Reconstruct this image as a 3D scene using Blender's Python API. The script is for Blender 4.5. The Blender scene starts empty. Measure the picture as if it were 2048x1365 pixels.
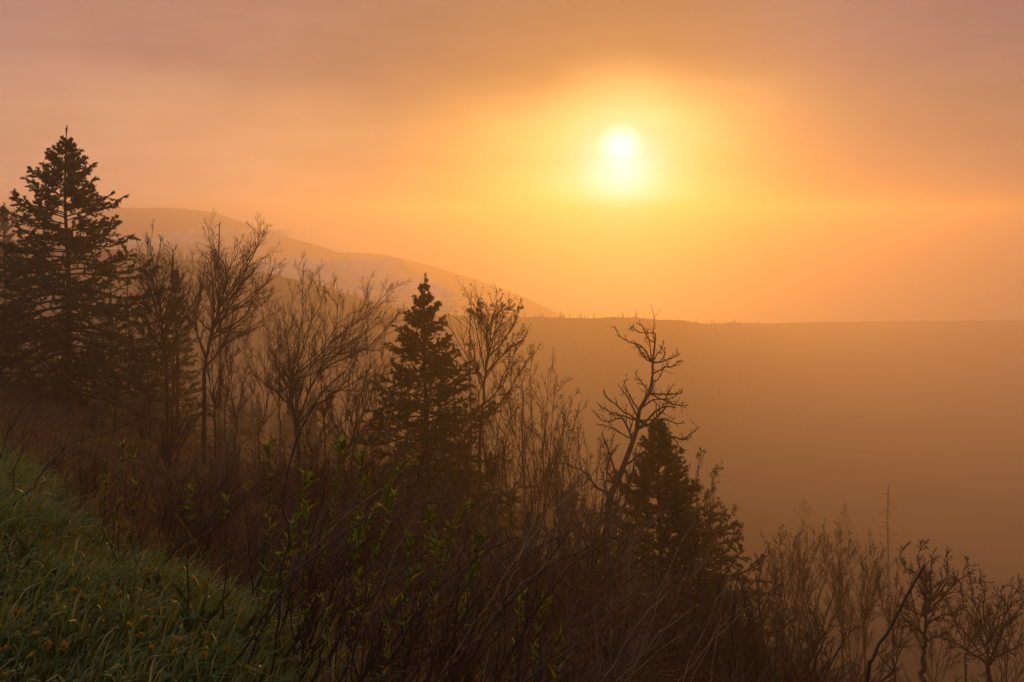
import bpy, math, random
import numpy as np
from mathutils import Vector, Matrix

random.seed(7)
RNG = np.random.default_rng(11)
SC = bpy.context.scene
COL = SC.collection

# ------------------------------------------------------------------ camera
EYE = np.array((0.0, 0.0, 1.7))
LENS = 28.0
FPX = 2048 * LENS / 36.0
HORIZON = 442.0                                   # photo row of the horizon; the camera is level, its lens shifted down


def ray(px, py):
    """World direction for a spot given in 2048 x 1365 photo coordinates, scaled to depth y = 1."""
    return np.array(((px - 1024.0) / FPX, 1.0, -(py - HORIZON) / FPX))


def at(px, py, depth):
    return EYE + ray(px, py) * depth


cam_data = bpy.data.cameras.new("camera")
cam_data.lens = LENS
cam_data.sensor_width = 36.0
cam_data.clip_start = 0.05
cam_data.clip_end = 20000.0
cam = bpy.data.objects.new("camera", cam_data)
cam.location = EYE
cam.rotation_euler = (math.pi / 2, 0, 0)
cam_data.shift_y = -(682.5 - HORIZON) / 2048.0
COL.objects.link(cam)
SC.camera = cam

# ------------------------------------------------------------------ colour helpers


def lin(r, g, b):
    def f(c):
        c /= 255.0
        return c / 12.92 if c <= 0.04045 else ((c + 0.055) / 1.055) ** 2.4
    return (f(r), f(g), f(b), 1.0)


def scale_colour(N, col, k):
    nd = N.n('ShaderNodeVectorMath', operation='SCALE')
    N.put(nd.inputs[0], col)
    N.put(nd.inputs['Scale'], k)
    return nd.outputs[0]


class Nodes:
    def __init__(self, tree):
        self.t = tree
        tree.nodes.clear()

    def n(self, kind, **kw):
        nd = self.t.nodes.new(kind)
        for k, v in kw.items():
            setattr(nd, k, v)
        return nd

    def put(self, sock, v):
        if isinstance(v, bpy.types.NodeSocket):
            self.t.links.new(v, sock)
        else:
            sock.default_value = v

    def math(self, op, a, b=0.0, c=0.0, clamp=False):
        nd = self.n('ShaderNodeMath', operation=op, use_clamp=clamp)
        for i, v in enumerate((a, b, c)):
            self.put(nd.inputs[i], v)
        return nd.outputs[0]

    def vec(self, op, a, b=(0, 0, 0)):
        nd = self.n('ShaderNodeVectorMath', operation=op)
        self.put(nd.inputs[0], a)
        self.put(nd.inputs[1], b)
        return nd

    def ramp(self, fac, stops, interp='LINEAR'):
        nd = self.n('ShaderNodeValToRGB')
        nd.color_ramp.interpolation = interp
        el = nd.color_ramp.elements
        while len(el) < len(stops):
            el.new(0.5)
        for e, (p, c) in zip(el, stops):
            e.position = p
            e.color = c if len(c) == 4 else (*c, 1)
        self.put(nd.inputs[0], fac)
        return nd.outputs[0]

    def mix(self, fac, a, b, mode='MIX'):
        nd = self.n('ShaderNodeMix', data_type='RGBA', blend_type=mode)
        self.put(nd.inputs[0], fac)
        self.put(nd.inputs[6], a)
        self.put(nd.inputs[7], b)
        return nd.outputs[2]

    def noise(self, vec, scale, detail=4.0, rough=0.5):
        nd = self.n('ShaderNodeTexNoise')
        if vec is not None:
            self.put(nd.inputs['Vector'], vec)
        nd.inputs['Scale'].default_value = scale
        nd.inputs['Detail'].default_value = detail
        nd.inputs['Roughness'].default_value = rough
        return nd.outputs['Fac']

    def smooth(self, v, lo, hi, tlo=0.0, thi=1.0):
        nd = self.n('ShaderNodeMapRange', interpolation_type='SMOOTHSTEP')
        for i, x in enumerate((v, lo, hi, tlo, thi)):
            self.put(nd.inputs[i], x)
        return nd.outputs[0]


# ------------------------------------------------------------------ sun direction, sky, sun lamp
SUN_DIR = ray(1241, 293)
SUN_DIR = SUN_DIR / np.linalg.norm(SUN_DIR)
GLOW_DIR = ray(1243, 340)                          # the fog glows brightest just below the disc
GLOW_DIR = GLOW_DIR / np.linalg.norm(GLOW_DIR)
SUN_EL = math.asin(SUN_DIR[2])
SUN_AZ = math.atan2(SUN_DIR[0], SUN_DIR[1])
SUN_STRENGTH = 2.1
SUN_COLOUR = (1.0, 0.345, 0.022)
HAZE_DENSITY = 0.0025
HAZE_G = 0.64
HAZE_COLOUR = (0.98, 0.92, 0.86)

world = bpy.data.worlds.new("World")
SC.world = world
world.use_nodes = True
W = Nodes(world.node_tree)
tc = W.n('ShaderNodeTexCoord').outputs['Generated']
dirn = W.vec('NORMALIZE', tc).outputs[0]
sep = W.n('ShaderNodeSeparateXYZ')
W.put(sep.inputs[0], dirn)
up = sep.outputs[2]
# soft drifts in the high fog: noise over the direction, streaked along the horizon
streak = W.vec('MULTIPLY', dirn, (2.2, 2.2, 7.5)).outputs[0]
n_big = W.noise(streak, 1.3, 5.0, 0.52)
n_fine = W.noise(W.vec('ADD', streak, (4.1, 7.7, 2.3)).outputs[0], 3.6, 5.0, 0.55)
# angle from the sun (radians), wobbled a little by the drifting fog
dot = W.vec('DOT_PRODUCT', dirn, tuple(GLOW_DIR)).outputs['Value']
ang = W.math('ARCCOSINE', W.math('MINIMUM', dot, 1.0))
wob = W.math('MULTIPLY', W.math('SUBTRACT', n_big, 0.5), W.math('MULTIPLY', ang, 0.42))
ang2 = W.math('ADD', ang, wob)
DEG = math.pi / 180


stops_deg = [
    (0.0, (1.1, 0.95, 1.1)),
    (2.0, (0.88, 0.72, 0.62)),
    (3.6, (0.72, 0.57, 0.32)),
    (5.6, (0.62, 0.47, 0.185)),
    (8.0, (0.56, 0.36, 0.125)),
    (12.0, (0.46, 0.25, 0.09)),
    (17.0, (0.44, 0.235, 0.12)),
    (23.0, (0.60, 0.30, 0.15)),
    (32.0, (0.70, 0.345, 0.19)),
    (42.0, (0.64, 0.32, 0.20)),
    (65.0, (0.44, 0.275, 0.22)),
    (100.0, (0.31, 0.26, 0.25)),
    (180.0, (0.27, 0.265, 0.29)),
]
SPAN = 180.0
glow = W.ramp(W.math('DIVIDE', ang2, math.pi), [(d / SPAN, c) for d, c in stops_deg])
# higher up the fog thins to a mauve grey veil
veil = W.ramp(W.math('DIVIDE', ang, math.pi), [
    (0.0, (0.03, 0.02, 0.03)), (0.05, (0.06, 0.04, 0.04)), (0.085, (0.22, 0.11, 0.075)), (0.14, (0.40, 0.19, 0.13)), (0.21, (0.47, 0.225, 0.165)),
    (0.36, (0.36, 0.26, 0.22)), (0.5, (0.36, 0.34, 0.34)), (0.7, (0.33, 0.33, 0.36)), (1.0, (0.27, 0.27, 0.30))])
vm = W.smooth(W.math('ADD', up, W.math('MULTIPLY', W.math('SUBTRACT', n_big, 0.5), 0.10)), 0.105, 0.20)
core = W.smooth(ang, 2.5 * DEG, 9 * DEG)
# the fog is brightest low over the horizon
low = W.math('MULTIPLY', W.smooth(up, 0.085, 0.0), W.smooth(ang, 15 * DEG, 2 * DEG, 0.35, 0.9))
glow = scale_colour(W, glow, W.math('ADD', low, 1.0))
# right of the sun the fog is thicker and its top duller
dull = W.smooth(sep.outputs[0], 0.16, 0.42, 0.0, 0.72)
glow = W.mix(dull, glow, (0.20, 0.105, 0.10, 1.0))
veil = W.mix(dull, veil, (0.24, 0.125, 0.135, 1.0))
sky = W.mix(W.math('MULTIPLY', vm, core), glow, veil)
# dim drifts of cloud
shade = W.smooth(n_fine, 0.28, 0.74, 0.91, 1.05)
sky = scale_colour(W, sky, shade)
# the sun itself, a veiled blur
disc = W.math('ARCCOSINE', W.math('MINIMUM', W.vec('DOT_PRODUCT', dirn, tuple(SUN_DIR)).outputs['Value'], 1.0))
disc = W.smooth(W.math('DIVIDE', disc, DEG), 1.9, 0.0, 0.0, 0.6)
sky = W.mix(disc, sky, (1.9, 1.75, 1.7, 1.0))
# clear-air skylight above the fog
nish = W.n('ShaderNodeTexSky', sky_type='NISHITA')
nish.sun_disc = False
nish.sun_elevation = SUN_EL
nish.sun_rotation = SUN_AZ
nish.dust_density = 4.0
bg1 = W.n('ShaderNodeBackground')
W.put(bg1.inputs[0], sky)
bg1.inputs[1].default_value = 1.0
bg2 = W.n('ShaderNodeBackground')
W.put(bg2.inputs[0], W.mix(1.0, nish.outputs[0], (1.0, 0.72, 0.52, 1), 'MULTIPLY'))
bg2.inputs[1].default_value = 0.012
addw = W.n('ShaderNodeAddShader')
W.put(addw.inputs[0], bg1.outputs[0])
W.put(addw.inputs[1], bg2.outputs[0])
W.put(W.n('ShaderNodeOutputWorld').inputs[0], addw.outputs[0])
world.cycles.sampling_method = 'MANUAL'
world.cycles.sample_map_resolution = 1024

sun_data = bpy.data.lights.new("sun", 'SUN')
sun_data.energy = SUN_STRENGTH
sun_data.color = SUN_COLOUR
sun_data.angle = math.radians(1.5)
sun = bpy.data.objects.new("sun", sun_data)
sun.rotation_euler = Vector(SUN_DIR).to_track_quat('Z', 'Y').to_euler()
sun.location = Vector(SUN_DIR) * 50
COL.objects.link(sun)

SC.view_settings.view_transform = 'Standard'
SC.view_settings.look = 'None'
SC.view_settings.exposure = 0.0
SC.view_settings.gamma = 1.0
SC.view_settings.use_curve_mapping = False
SC.render.engine = 'CYCLES'
SC.cycles.max_bounces = 8
SC.cycles.diffuse_bounces = 2
SC.cycles.glossy_bounces = 1
SC.cycles.transmission_bounces = 3
SC.cycles.volume_bounces = 4
SC.cycles.transparent_max_bounces = 8
SC.cycles.use_denoising = True
SC.cycles.caustics_reflective = False
SC.cycles.caustics_refractive = False
SC.render.film_transparent = False

# ------------------------------------------------------------------ object helpers


def tag(o, label=None, cat=None, group=None, kind=None):
    for k, v in (("label", label), ("category", cat), ("group", group), ("kind", kind)):
        if v:
            o[k] = v
    return o


def link(name, data, parent=None, loc=None):
    o = bpy.data.objects.new(name, data)
    COL.objects.link(o)
    if parent is not None:
        o.parent = parent
    if loc is not None:
        o.location = loc
    return o


def thing(name, loc, label, cat, group=None):
    return tag(link(name, None, None, loc), label, cat, group)


def mesh(name, verts, tris=None, quads=None, mat=None, smooth=False, attr=None):
    verts = np.asarray(verts, np.float32).reshape(-1, 3)
    t = np.zeros((0, 3), np.int32) if tris is None else np.asarray(tris, np.int32).reshape(-1, 3)
    q = np.zeros((0, 4), np.int32) if quads is None else np.asarray(quads, np.int32).reshape(-1, 4)
    me = bpy.data.meshes.new(name)
    me.vertices.add(len(verts))
    me.vertices.foreach_set("co", verts.ravel())
    nl = t.size + q.size
    me.loops.add(nl)
    me.loops.foreach_set("vertex_index", np.concatenate((t.ravel(), q.ravel())))
    me.polygons.add(len(t) + len(q))
    starts = np.concatenate((np.arange(len(t)) * 3, t.size + np.arange(len(q)) * 4)).astype(np.int32)
    me.polygons.foreach_set("loop_start", starts)
    if smooth:
        me.polygons.foreach_set("use_smooth", np.ones(len(t) + len(q), bool))
    if attr is not None:
        a = me.attributes.new("tint", 'FLOAT', 'POINT')
        a.data.foreach_set("value", np.asarray(attr, np.float32))
    if mat is not None:
        me.materials.append(mat)
    me.update(calc_edges=True)
    me.validate()
    return me


# ------------------------------------------------------------------ materials


def material(name):
    m = bpy.data.materials.new(name)
    m.use_nodes = True
    return m, Nodes(m.node_tree)


def out(N, shader):
    N.put(N.n('ShaderNodeOutputMaterial').inputs['Surface'], shader)


def bark_material(name, dark, light, scale=14.0, rough=0.9, spec=0.25):
    m, N = material(name)
    co = N.n('ShaderNodeTexCoord').outputs['Object']
    st = N.vec('MULTIPLY', co, (1.0, 1.0, 0.25)).outputs[0]
    f = N.noise(st, scale, 5.0, 0.6)
    col = N.ramp(f, [(0.3, dark), (0.7, light)])
    b = N.n('ShaderNodeBsdfPrincipled')
    N.put(b.inputs['Base Color'], col)
    b.inputs['Roughness'].default_value = rough
    b.inputs['Specular IOR Level'].default_value = spec
    bump = N.n('ShaderNodeBump')
    bump.inputs['Strength'].default_value = 0.5
    bump.inputs['Distance'].default_value = 0.01
    N.put(bump.inputs['Height'], f)
    N.put(b.inputs['Normal'], bump.outputs[0])
    out(N, b.outputs[0])
    return m


def leaf_material(name, stops, trans=0.4, rough=0.5, spec=0.3, use_tint=True, scale=6.0):
    m, N = material(name)
    if use_tint:
        a = N.n('ShaderNodeAttribute', attribute_name="tint")
        f = a.outputs['Fac']
    else:
        oi = N.n('ShaderNodeObjectInfo').outputs['Random']
        co = N.n('ShaderNodeTexCoord').outputs['Object']
        f = N.math('ADD', N.math('MULTIPLY', N.noise(co, scale, 3.0), 0.4), N.math('MULTIPLY', oi, 0.6))
    col = N.ramp(f, stops)
    b = N.n('ShaderNodeBsdfPrincipled')
    N.put(b.inputs['Base Color'], col)
    b.inputs['Roughness'].default_value = rough
    b.inputs['Specular IOR Level'].default_value = spec
    tr = N.n('ShaderNodeBsdfTranslucent')
    N.put(tr.inputs[0], N.mix(0.5, col, (0.5, 0.52, 0.06, 1), 'MIX'))
    mx = N.n('ShaderNodeMixShader')
    mx.inputs[0].default_value = trans
    N.put(mx.inputs[1], b.outputs[0])
    N.put(mx.inputs[2], tr.outputs[0])
    out(N, mx.outputs[0])
    return m


M_SPRUCE_BARK = bark_material("spruce_bark", (0.022, 0.015, 0.011), (0.065, 0.045, 0.032))
M_BARK = bark_material("grey_brown_bark", (0.022, 0.014, 0.009), (0.07, 0.047, 0.032), 22.0)
M_DEADWOOD = bark_material("weathered_dead_wood", (0.025, 0.017, 0.012), (0.08, 0.06, 0.045), 18.0)
M_TWIG = bark_material("red_brown_twigs", (0.025, 0.013, 0.008), (0.11, 0.06, 0.034), 9.0, 0.65, 0.2)
M_TWIG_PALE = bark_material("pale_brown_twigs", (0.05, 0.03, 0.02), (0.22, 0.14, 0.085), 9.0, 0.65, 0.2)
M_CANE = bark_material("dark_cane_bark", (0.018, 0.010, 0.008), (0.06, 0.032, 0.024), 30.0, 0.55, 0.3)
M_STRAW = bark_material("dry_straw", (0.20, 0.14, 0.08), (0.38, 0.29, 0.18), 30.0)
M_NEEDLE = leaf_material("spruce_needles", [(0.0, (0.010, 0.017, 0.008)), (0.6, (0.022, 0.036, 0.014)), (1.0, (0.045, 0.058, 0.022))], 0.12, 0.6)
M_FAR_NEEDLE = leaf_material("far_spruce_needles", [(0.0, (0.014, 0.02, 0.01)), (1.0, (0.035, 0.045, 0.02))], 0.05, 0.9, use_tint=False)
M_GRASS = leaf_material("grass_blades", [(0.0, (0.013, 0.05, 0.016)), (0.5, (0.036, 0.14, 0.042)), (0.85, (0.10, 0.27, 0.08)), (1.0, (0.30, 0.26, 0.12))], 0.25, 0.45, 0.4)
M_LEAF = leaf_material("young_green_leaf", [(0.15, (0.07, 0.11, 0.015)), (0.5, (0.24, 0.28, 0.035)), (0.9, (0.62, 0.56, 0.06))], 0.55, 0.45, 0.4, use_tint=False, scale=30.0)
M_DOCK = leaf_material("broad_green_leaf", [(0.0, (0.06, 0.11, 0.025)), (1.0, (0.16, 0.24, 0.05))], 0.45, 0.6, 0.25, use_tint=False, scale=30.0)
M_BUD = leaf_material("dry_seed_tufts", [(0.0, (0.06, 0.03, 0.015)), (1.0, (0.15, 0.08, 0.04))], 0.2, 0.8)
M_PETAL = leaf_material("wilted_yellow_petals", [(0.0, (0.22, 0.11, 0.02)), (1.0, (0.52, 0.32, 0.04))], 0.3, 0.9, 0.05, use_tint=False, scale=60.0)
M_STEM = leaf_material("flower_stem_green", [(0.0, (0.05, 0.07, 0.02)), (1.0, (0.12, 0.13, 0.04))], 0.2, 0.5, use_tint=False)


def ground_material():
    m, N = material("leaf_litter_ground")
    co = N.n('ShaderNodeNewGeometry').outputs['Position']
    f = N.noise(co, 0.5, 8.0, 0.65)
    g = N.noise(co, 9.0, 6.0, 0.7)
    far = N.ramp(N.noise(co, 0.06, 8.0, 0.7), [(0.35, (0.02, 0.024, 0.012)), (0.6, (0.05, 0.038, 0.022))])
    near = N.ramp(N.math('ADD', N.math('MULTIPLY', f, 0.5), N.math('MULTIPLY', g, 0.5)),
                  [(0.35, (0.014, 0.010, 0.006)), (0.5, (0.035, 0.024, 0.013)), (0.68, (0.07, 0.048, 0.026))])
    sepn = N.n('ShaderNodeSeparateXYZ')
    N.put(sepn.inputs[0], co)
    col = N.mix(N.smooth(sepn.outputs[1], 25.0, 70.0), near, far)
    b = N.n('ShaderNodeBsdfPrincipled')
    N.put(b.inputs['Base Color'], col)
    b.inputs['Roughness'].default_value = 0.95
    b.inputs['Specular IOR Level'].default_value = 0.15
    bump = N.n('ShaderNodeBump')
    bump.inputs['Strength'].default_value = 0.8
    bump.inputs['Distance'].default_value = 0.05
    N.put(bump.inputs['Height'], g)
    N.put(b.inputs['Normal'], bump.outputs[0])
    out(N, b.outputs[0])
    return m


M_GROUND = ground_material()


def hill_material():
    m, N = material("forested_hill")
    co = N.n('ShaderNodeNewGeometry').outputs['Position']
    f = N.noise(N.vec('MULTIPLY', co, (1, 1, 0.5)).outputs[0], 0.12, 8.0, 0.75)
    col = N.ramp(f, [(0.35, (0.03, 0.028, 0.016)), (0.65, (0.09, 0.072, 0.045))])
    b = N.n('ShaderNodeBsdfDiffuse')
    N.put(b.inputs[0], col)
    out(N, b.outputs[0])
    return m


M_HILL = hill_material()


def volume_material(name, density, colour, g):
    m = bpy.data.materials.new(name)
    m.use_nodes = True
    N = Nodes(m.node_tree)
    v = N.n('ShaderNodeVolumePrincipled')
    v.inputs['Color'].default_value = (*colour, 1)
    v.inputs['Density'].default_value = density
    v.inputs['Density Attribute'].default_value = ""
    v.inputs['Anisotropy'].default_value = g
    N.put(N.n('ShaderNodeOutputMaterial').inputs['Volume'], v.outputs[0])
    return m


# ------------------------------------------------------------------ terrain
S2 = math.sqrt(0.5)


def vnoise(x, y, seed=0):
    """cheap smooth value noise, vectorised, range about -1..1"""
    x = np.asarray(x, float)
    y = np.asarray(y, float)
    xi, yi = np.floor(x).astype(np.int64), np.floor(y).astype(np.int64)
    fx, fy = x - xi, y - yi
    fx, fy = fx * fx * (3 - 2 * fx), fy * fy * (3 - 2 * fy)

    def h(a, b):
        v = np.sin((a * 127.1 + b * 311.7 + seed * 74.7) % 6283.1853) * 43758.5453
        return (v - np.floor(v)) * 2 - 1
    return (h(xi, yi) * (1 - fx) * (1 - fy) + h(xi + 1, yi) * fx * (1 - fy)
            + h(xi, yi + 1) * (1 - fx) * fy + h(xi + 1, yi + 1) * fx * fy)


def ground_h(x, y):
    """height of the hillside: a mown bank by the camera that breaks into a steep slope"""
    x = np.asarray(x, float)
    y = np.asarray(y, float)
    u = (x + y) * S2
    v = (y - x) * S2
    e = 1.35 + 0.12 * vnoise(v * 0.7, v * 0.2, 3)
    d = u - e
    soft = 0.35
    drop = 0.5 * (d + np.sqrt(d * d + soft * soft)) - 0.5 * (np.sqrt(soft * soft + e * e) - e)
    # 0.62 slope at first, levelling out in the valley
    lim = 120.0
    z = -lim * (1 - np.exp(-0.64 * np.maximum(drop, 0) / lim))
    far = np.clip((drop - 1.0) / 10.0, 0, 1)
    z = z + far * (0.5 * vnoise(x * 0.16, y * 0.16, 1) + 0.22 * vnoise(x * 0.5, y * 0.5, 2))
    z = z + np.clip(drop / 60.0, 0, 1) * 4.0 * vnoise(x * 0.02, y * 0.02, 5)
    z = z + 0.05 * vnoise(x * 1.3, y * 1.3, 8) + 0.02 * vnoise(x * 4, y * 4, 9)
    # the bank itself falls gently away to the left
    z = z - 0.035 * np.clip(v - 1.5, 0, 14) * np.clip(1 - far, 0, 1)
    return z


def grid_mesh(name, xs, ys, hf, mat):
    X, Y = np.meshgrid(xs, ys)
    Z = hf(X, Y)
    nx, ny = len(xs), len(ys)
    i = np.arange(nx * ny).reshape(ny, nx)
    q = np.stack((i[:-1, :-1], i[:-1, 1:], i[1:, 1:], i[1:, :-1]), -1)
    return mesh(name, np.stack((X, Y, Z), -1), quads=q, mat=mat, smooth=True)


tx = np.sinh(np.linspace(-5.5, 5.5, 180)) * 7.0
ty = np.concatenate((-np.sinh(np.linspace(2.4, 0.06, 24)) * 7.0, np.sinh(np.linspace(0, 5.75, 165)) * 5.2 + 0.0))
tag(link("ground", grid_mesh("ground", tx, ty, ground_h, M_GROUND)), kind="structure")


def smooth_profile(pts, n):
    pts = np.asarray(pts, float)
    t = np.linspace(pts[0, 0], pts[-1, 0], n)
    res = [t] + [np.interp(t, pts[:, 0], pts[:, k]) for k in range(1, pts.shape[1])]
    k = np.hanning(9)
    k /= k.sum()
    for j in range(1, len(res)):
        p = np.pad(res[j], 4, mode='edge')
        res[j] = np.convolve(p, k, 'valid')
    return np.stack(res, -1)


def ridge(name, profile, front, back, foot, n=300, rough=1.0, mat=M_HILL, seed=0):
    """a hill whose crest line is given as (photo x, photo y, distance); the flanks fall away to both sides"""
    pr = smooth_profile(profile, n)
    crest = np.array([at(a, b, c) for a, b, c in pr])
    rows = []
    fr = np.concatenate((np.linspace(-1, 0, 16), np.linspace(0, 1, 8)[1:]))
    for f in fr:
        p = crest.copy()
        if f < 0:
            s = -f
            p[:, 1] -= front * s
            p[:, 2] += (foot - p[:, 2]) * (s ** 1.15)
        else:
            p[:, 1] += back * f
            p[:, 2] += (foot - p[:, 2]) * (f ** 1.4)
        k = min(abs(f) * 4, 1) * 0.6 + 0.4
        p[:, 2] += rough * k * (2.2 * vnoise(p[:, 0] * 0.03, p[:, 1] * 0.03, seed) + 1.0 * vnoise(p[:, 0] * 0.09, p[:, 1] * 0.09, seed + 1) + 0.7 * vnoise(p[:, 0] * 0.3, p[:, 1] * 0.3, seed + 2) + 0.5 * vnoise(p[:, 0] * 0.7, p[:, 1] * 0.7, seed + 3))
        rows.append(p)
    V = np.stack(rows)
    i = np.arange(V.shape[0] * V.shape[1]).reshape(V.shape[:2])
    q = np.stack((i[:-1, :-1], i[:-1, 1:], i[1:, 1:], i[1:, :-1]), -1)
    o = link(name, mesh(name, V, quads=q, mat=mat, smooth=True))
    tag(o, kind="structure")
    return V


spur = ridge("forested_spur", [(-420, 448, 190), (-200, 462, 205), (0, 478, 220), (150, 488, 236), (250, 500, 247), (330, 512, 255), (420, 523, 262),
                               (520, 543, 270), (600, 562, 277), (680, 585, 285), (760, 608, 293), (850, 634, 300), (960, 668, 308), (1080, 720, 312), (1200, 790, 315)],
             110, 90, -130.0, seed=21, rough=0.8)
flat_ridge = ridge("flat_ridge", [(700, 660, 320), (800, 640, 326), (900, 634, 333), (1000, 634, 340), (1100, 635, 343), (1250, 636, 347), (1340, 640, 380), (1420, 646, 450), (1500, 647, 530), (1580, 646, 620), (1700, 644, 700), (1900, 642, 740), (2600, 638, 745)],
                   150, 80, -130.0, seed=31, rough=0.8)
ridge("middle_hill", [(330, 516, 735), (400, 505, 735), (460, 497, 735), (520, 494, 735), (600, 499, 735), (660, 509, 735), (700, 505, 735), (760, 509, 735), (820, 522, 735), (880, 538, 735), (960, 562, 735), (1050, 596, 735), (1140, 640, 735)],
      200, 60, -130.0, seed=41, rough=0.7)
ridge("far_hill", [(-300, 420, 740), (0, 417, 740), (120, 416, 740), (220, 416, 740), (300, 415, 740), (360, 417, 740), (430, 426, 740), (480, 443, 740), (540, 466, 740), (640, 492, 740), (760, 530, 740)],
      220, 60, -130.0, seed=51, rough=0.7)

# ------------------------------------------------------------------ plant building kit


def unit(v):
    return v / np.maximum(np.linalg.norm(v, axis=-1, keepdims=True), 1e-9)


class Tubes:
    """collects tapering tubes and makes one mesh of them"""

    def __init__(self):
        self.sets = []

    def add(self, P, R, sides=4):
        if len(P):
            self.sets.append((np.asarray(P, float), np.asarray(R, float), sides))
        return self

    def arrays(self):
        VV, QQ, base = [], [], 0
        for P, R, S in self.sets:
            N, L, _ = P.shape
            T = np.empty_like(P)
            T[:, 1:-1] = P[:, 2:] - P[:, :-2]
            T[:, 0] = P[:, 1] - P[:, 0]
            T[:, -1] = P[:, -1] - P[:, -2]
            T = unit(T)
            ref = np.where(np.abs(T[:, :1, 2:3]) > 0.85, np.array([[[1.0, 0.05, 0]]]), np.array([[[0.03, 0.02, 1.0]]]))
            A = unit(np.cross(T, np.broadcast_to(ref, T.shape)))
            B = np.cross(T, A)
            an = np.arange(S) * 2 * math.pi / S
            ring = (P[:, :, None] + R[:, :, None, None] * (np.cos(an)[None, None, :, None] * A[:, :, None] + np.sin(an)[None, None, :, None] * B[:, :, None]))
            idx = base + np.arange(N * L * S).reshape(N, L, S)
            nx = np.roll(idx, -1, axis=2)
            q = np.stack((idx[:, :-1], nx[:, :-1], nx[:, 1:], idx[:, 1:]), -1).reshape(-1, 4)
            VV.append(ring.reshape(-1, 3))
            QQ.append(q)
            base += N * L * S
        return np.concatenate(VV), np.concatenate(QQ)

    def mesh(self, name, mat):
        v, q = self.arrays()
        return mesh(name, v, quads=q, mat=mat, smooth=True)


def resample(pts, n):
    """smooth polyline through the points, n samples"""
    pts = np.asarray(pts, float)
    k = len(pts)
    if k == 2:
        t = np.linspace(0, 1, n)[:, None]
        return pts[0] * (1 - t) + pts[1] * t
    pad = np.vstack((2 * pts[0] - pts[1], pts, 2 * pts[-1] - pts[-2]))
    d = np.concatenate(([0], np.cumsum(np.linalg.norm(np.diff(pts, axis=0), axis=1))))
    s = np.linspace(0, d[-1], n)
    res = []
    for x in s:
        i = min(max(np.searchsorted(d, x, 'right') - 1, 0), k - 2)
        t = (x - d[i]) / max(d[i + 1] - d[i], 1e-9)
        p0, p1, p2, p3 = pad[i], pad[i + 1], pad[i + 2], pad[i + 3]
        res.append(0.5 * ((2 * p1) + (-p0 + p2) * t + (2 * p0 - 5 * p1 + 4 * p2 - p3) * t * t + (-p0 + 3 * p1 - 3 * p2 + p3) * t ** 3))
    return np.array(res)


def sprout(P, R, n, t0=0.2, t1=1.0, ratio=(0.35, 0.6), angle=(20, 45), L=5, up=0.25, wig=0.12, taper=0.6,
           rscale=0.7, rmin=0.004, lenref=None, rng=RNG, tip_short=0.55, bias=None):
    """children of every branch in P: (N, L, 3) paths with radii R; returns child paths and radii"""
    N, LP, _ = P.shape
    if N == 0 or n <= 0:
        return np.zeros((0, L, 3)), np.zeros((0, L))
    M = N * n
    pi = np.repeat(np.arange(N), n)
    strat = (np.tile(np.arange(n), N) + rng.random(M)) / n
    t = t0 + (t1 - t0) * strat
    f = t * (LP - 1)
    i = np.clip(f.astype(int), 0, LP - 2)
    fr = (f - i)[:, None]
    a, b = P[pi, i], P[pi, i + 1]
    pos = a * (1 - fr) + b * fr
    tan = unit(b - a)
    rad = R[pi, i] * (1 - fr[:, 0]) + R[pi, i + 1] * fr[:, 0]
    plen = np.linalg.norm(np.diff(P, axis=1), axis=2).sum(1) if lenref is None else np.full(N, lenref)
    rv = unit(rng.normal(size=(M, 3)))
    if bias is not None:
        rv = unit(rv + np.asarray(bias))
    perp = unit(rv - (rv * tan).sum(1, keepdims=True) * tan)
    ang = np.radians(rng.uniform(angle[0], angle[1], M))[:, None]
    d = np.cos(ang) * tan + np.sin(ang) * perp
    ln = plen[pi] * rng.uniform(ratio[0], ratio[1], M) * (1 - tip_short * (t - t0) / max(t1 - t0, 1e-6))
    step = (ln / (L - 1))[:, None]
    out_p = np.empty((M, L, 3))
    out_p[:, 0] = pos
    upv = np.array((0, 0, 1.0))
    for k in range(1, L):
        d = unit(d + wig * rng.normal(size=(M, 3)) + upv * up / (L - 1))
        out_p[:, k] = out_p[:, k - 1] + d * step
    r0 = np.maximum(np.minimum(rad * rscale, ln * 0.02 + rmin), rmin)
    tt = np.linspace(0, 1, L)[None]
    out_r = r0[:, None] * (1 - taper * tt) + 0.0
    out_r = np.maximum(out_r, rmin * (1 - 0.45 * tt))
    return out_p, out_r


def tris_at(pos, d, length, width, rng=RNG):
    """flat slim triangles (needles, buds, bracts): centre base, direction, size"""
    n = len(pos)
    side = unit(np.cross(d, unit(rng.normal(size=(n, 3)))))
    length = np.broadcast_to(length, (n,))[:, None]
    width = np.broadcast_to(width, (n,))[:, None]
    v = np.stack((pos - side * width * 0.5, pos + side * width * 0.5, pos + d * length), 1)
    return v.reshape(-1, 3), np.arange(n * 3).reshape(-1, 3)


def points_on(P, n, t0=0.0, t1=1.0, rng=RNG):
    N, L, _ = P.shape
    pi = np.repeat(np.arange(N), n)
    f = (t0 + (t1 - t0) * rng.random(N * n)) * (L - 1)
    i = np.clip(f.astype(int), 0, L - 2)
    fr = (f - i)[:, None]
    a, b = P[pi, i], P[pi, i + 1]
    return a * (1 - fr) + b * fr, unit(b - a), f / (L - 1)


# ------------------------------------------------------------------ spruces


PROFILE = (0.0, 0.05, 0.16, 0.38, 0.64, 0.92, 1.0)


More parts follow.
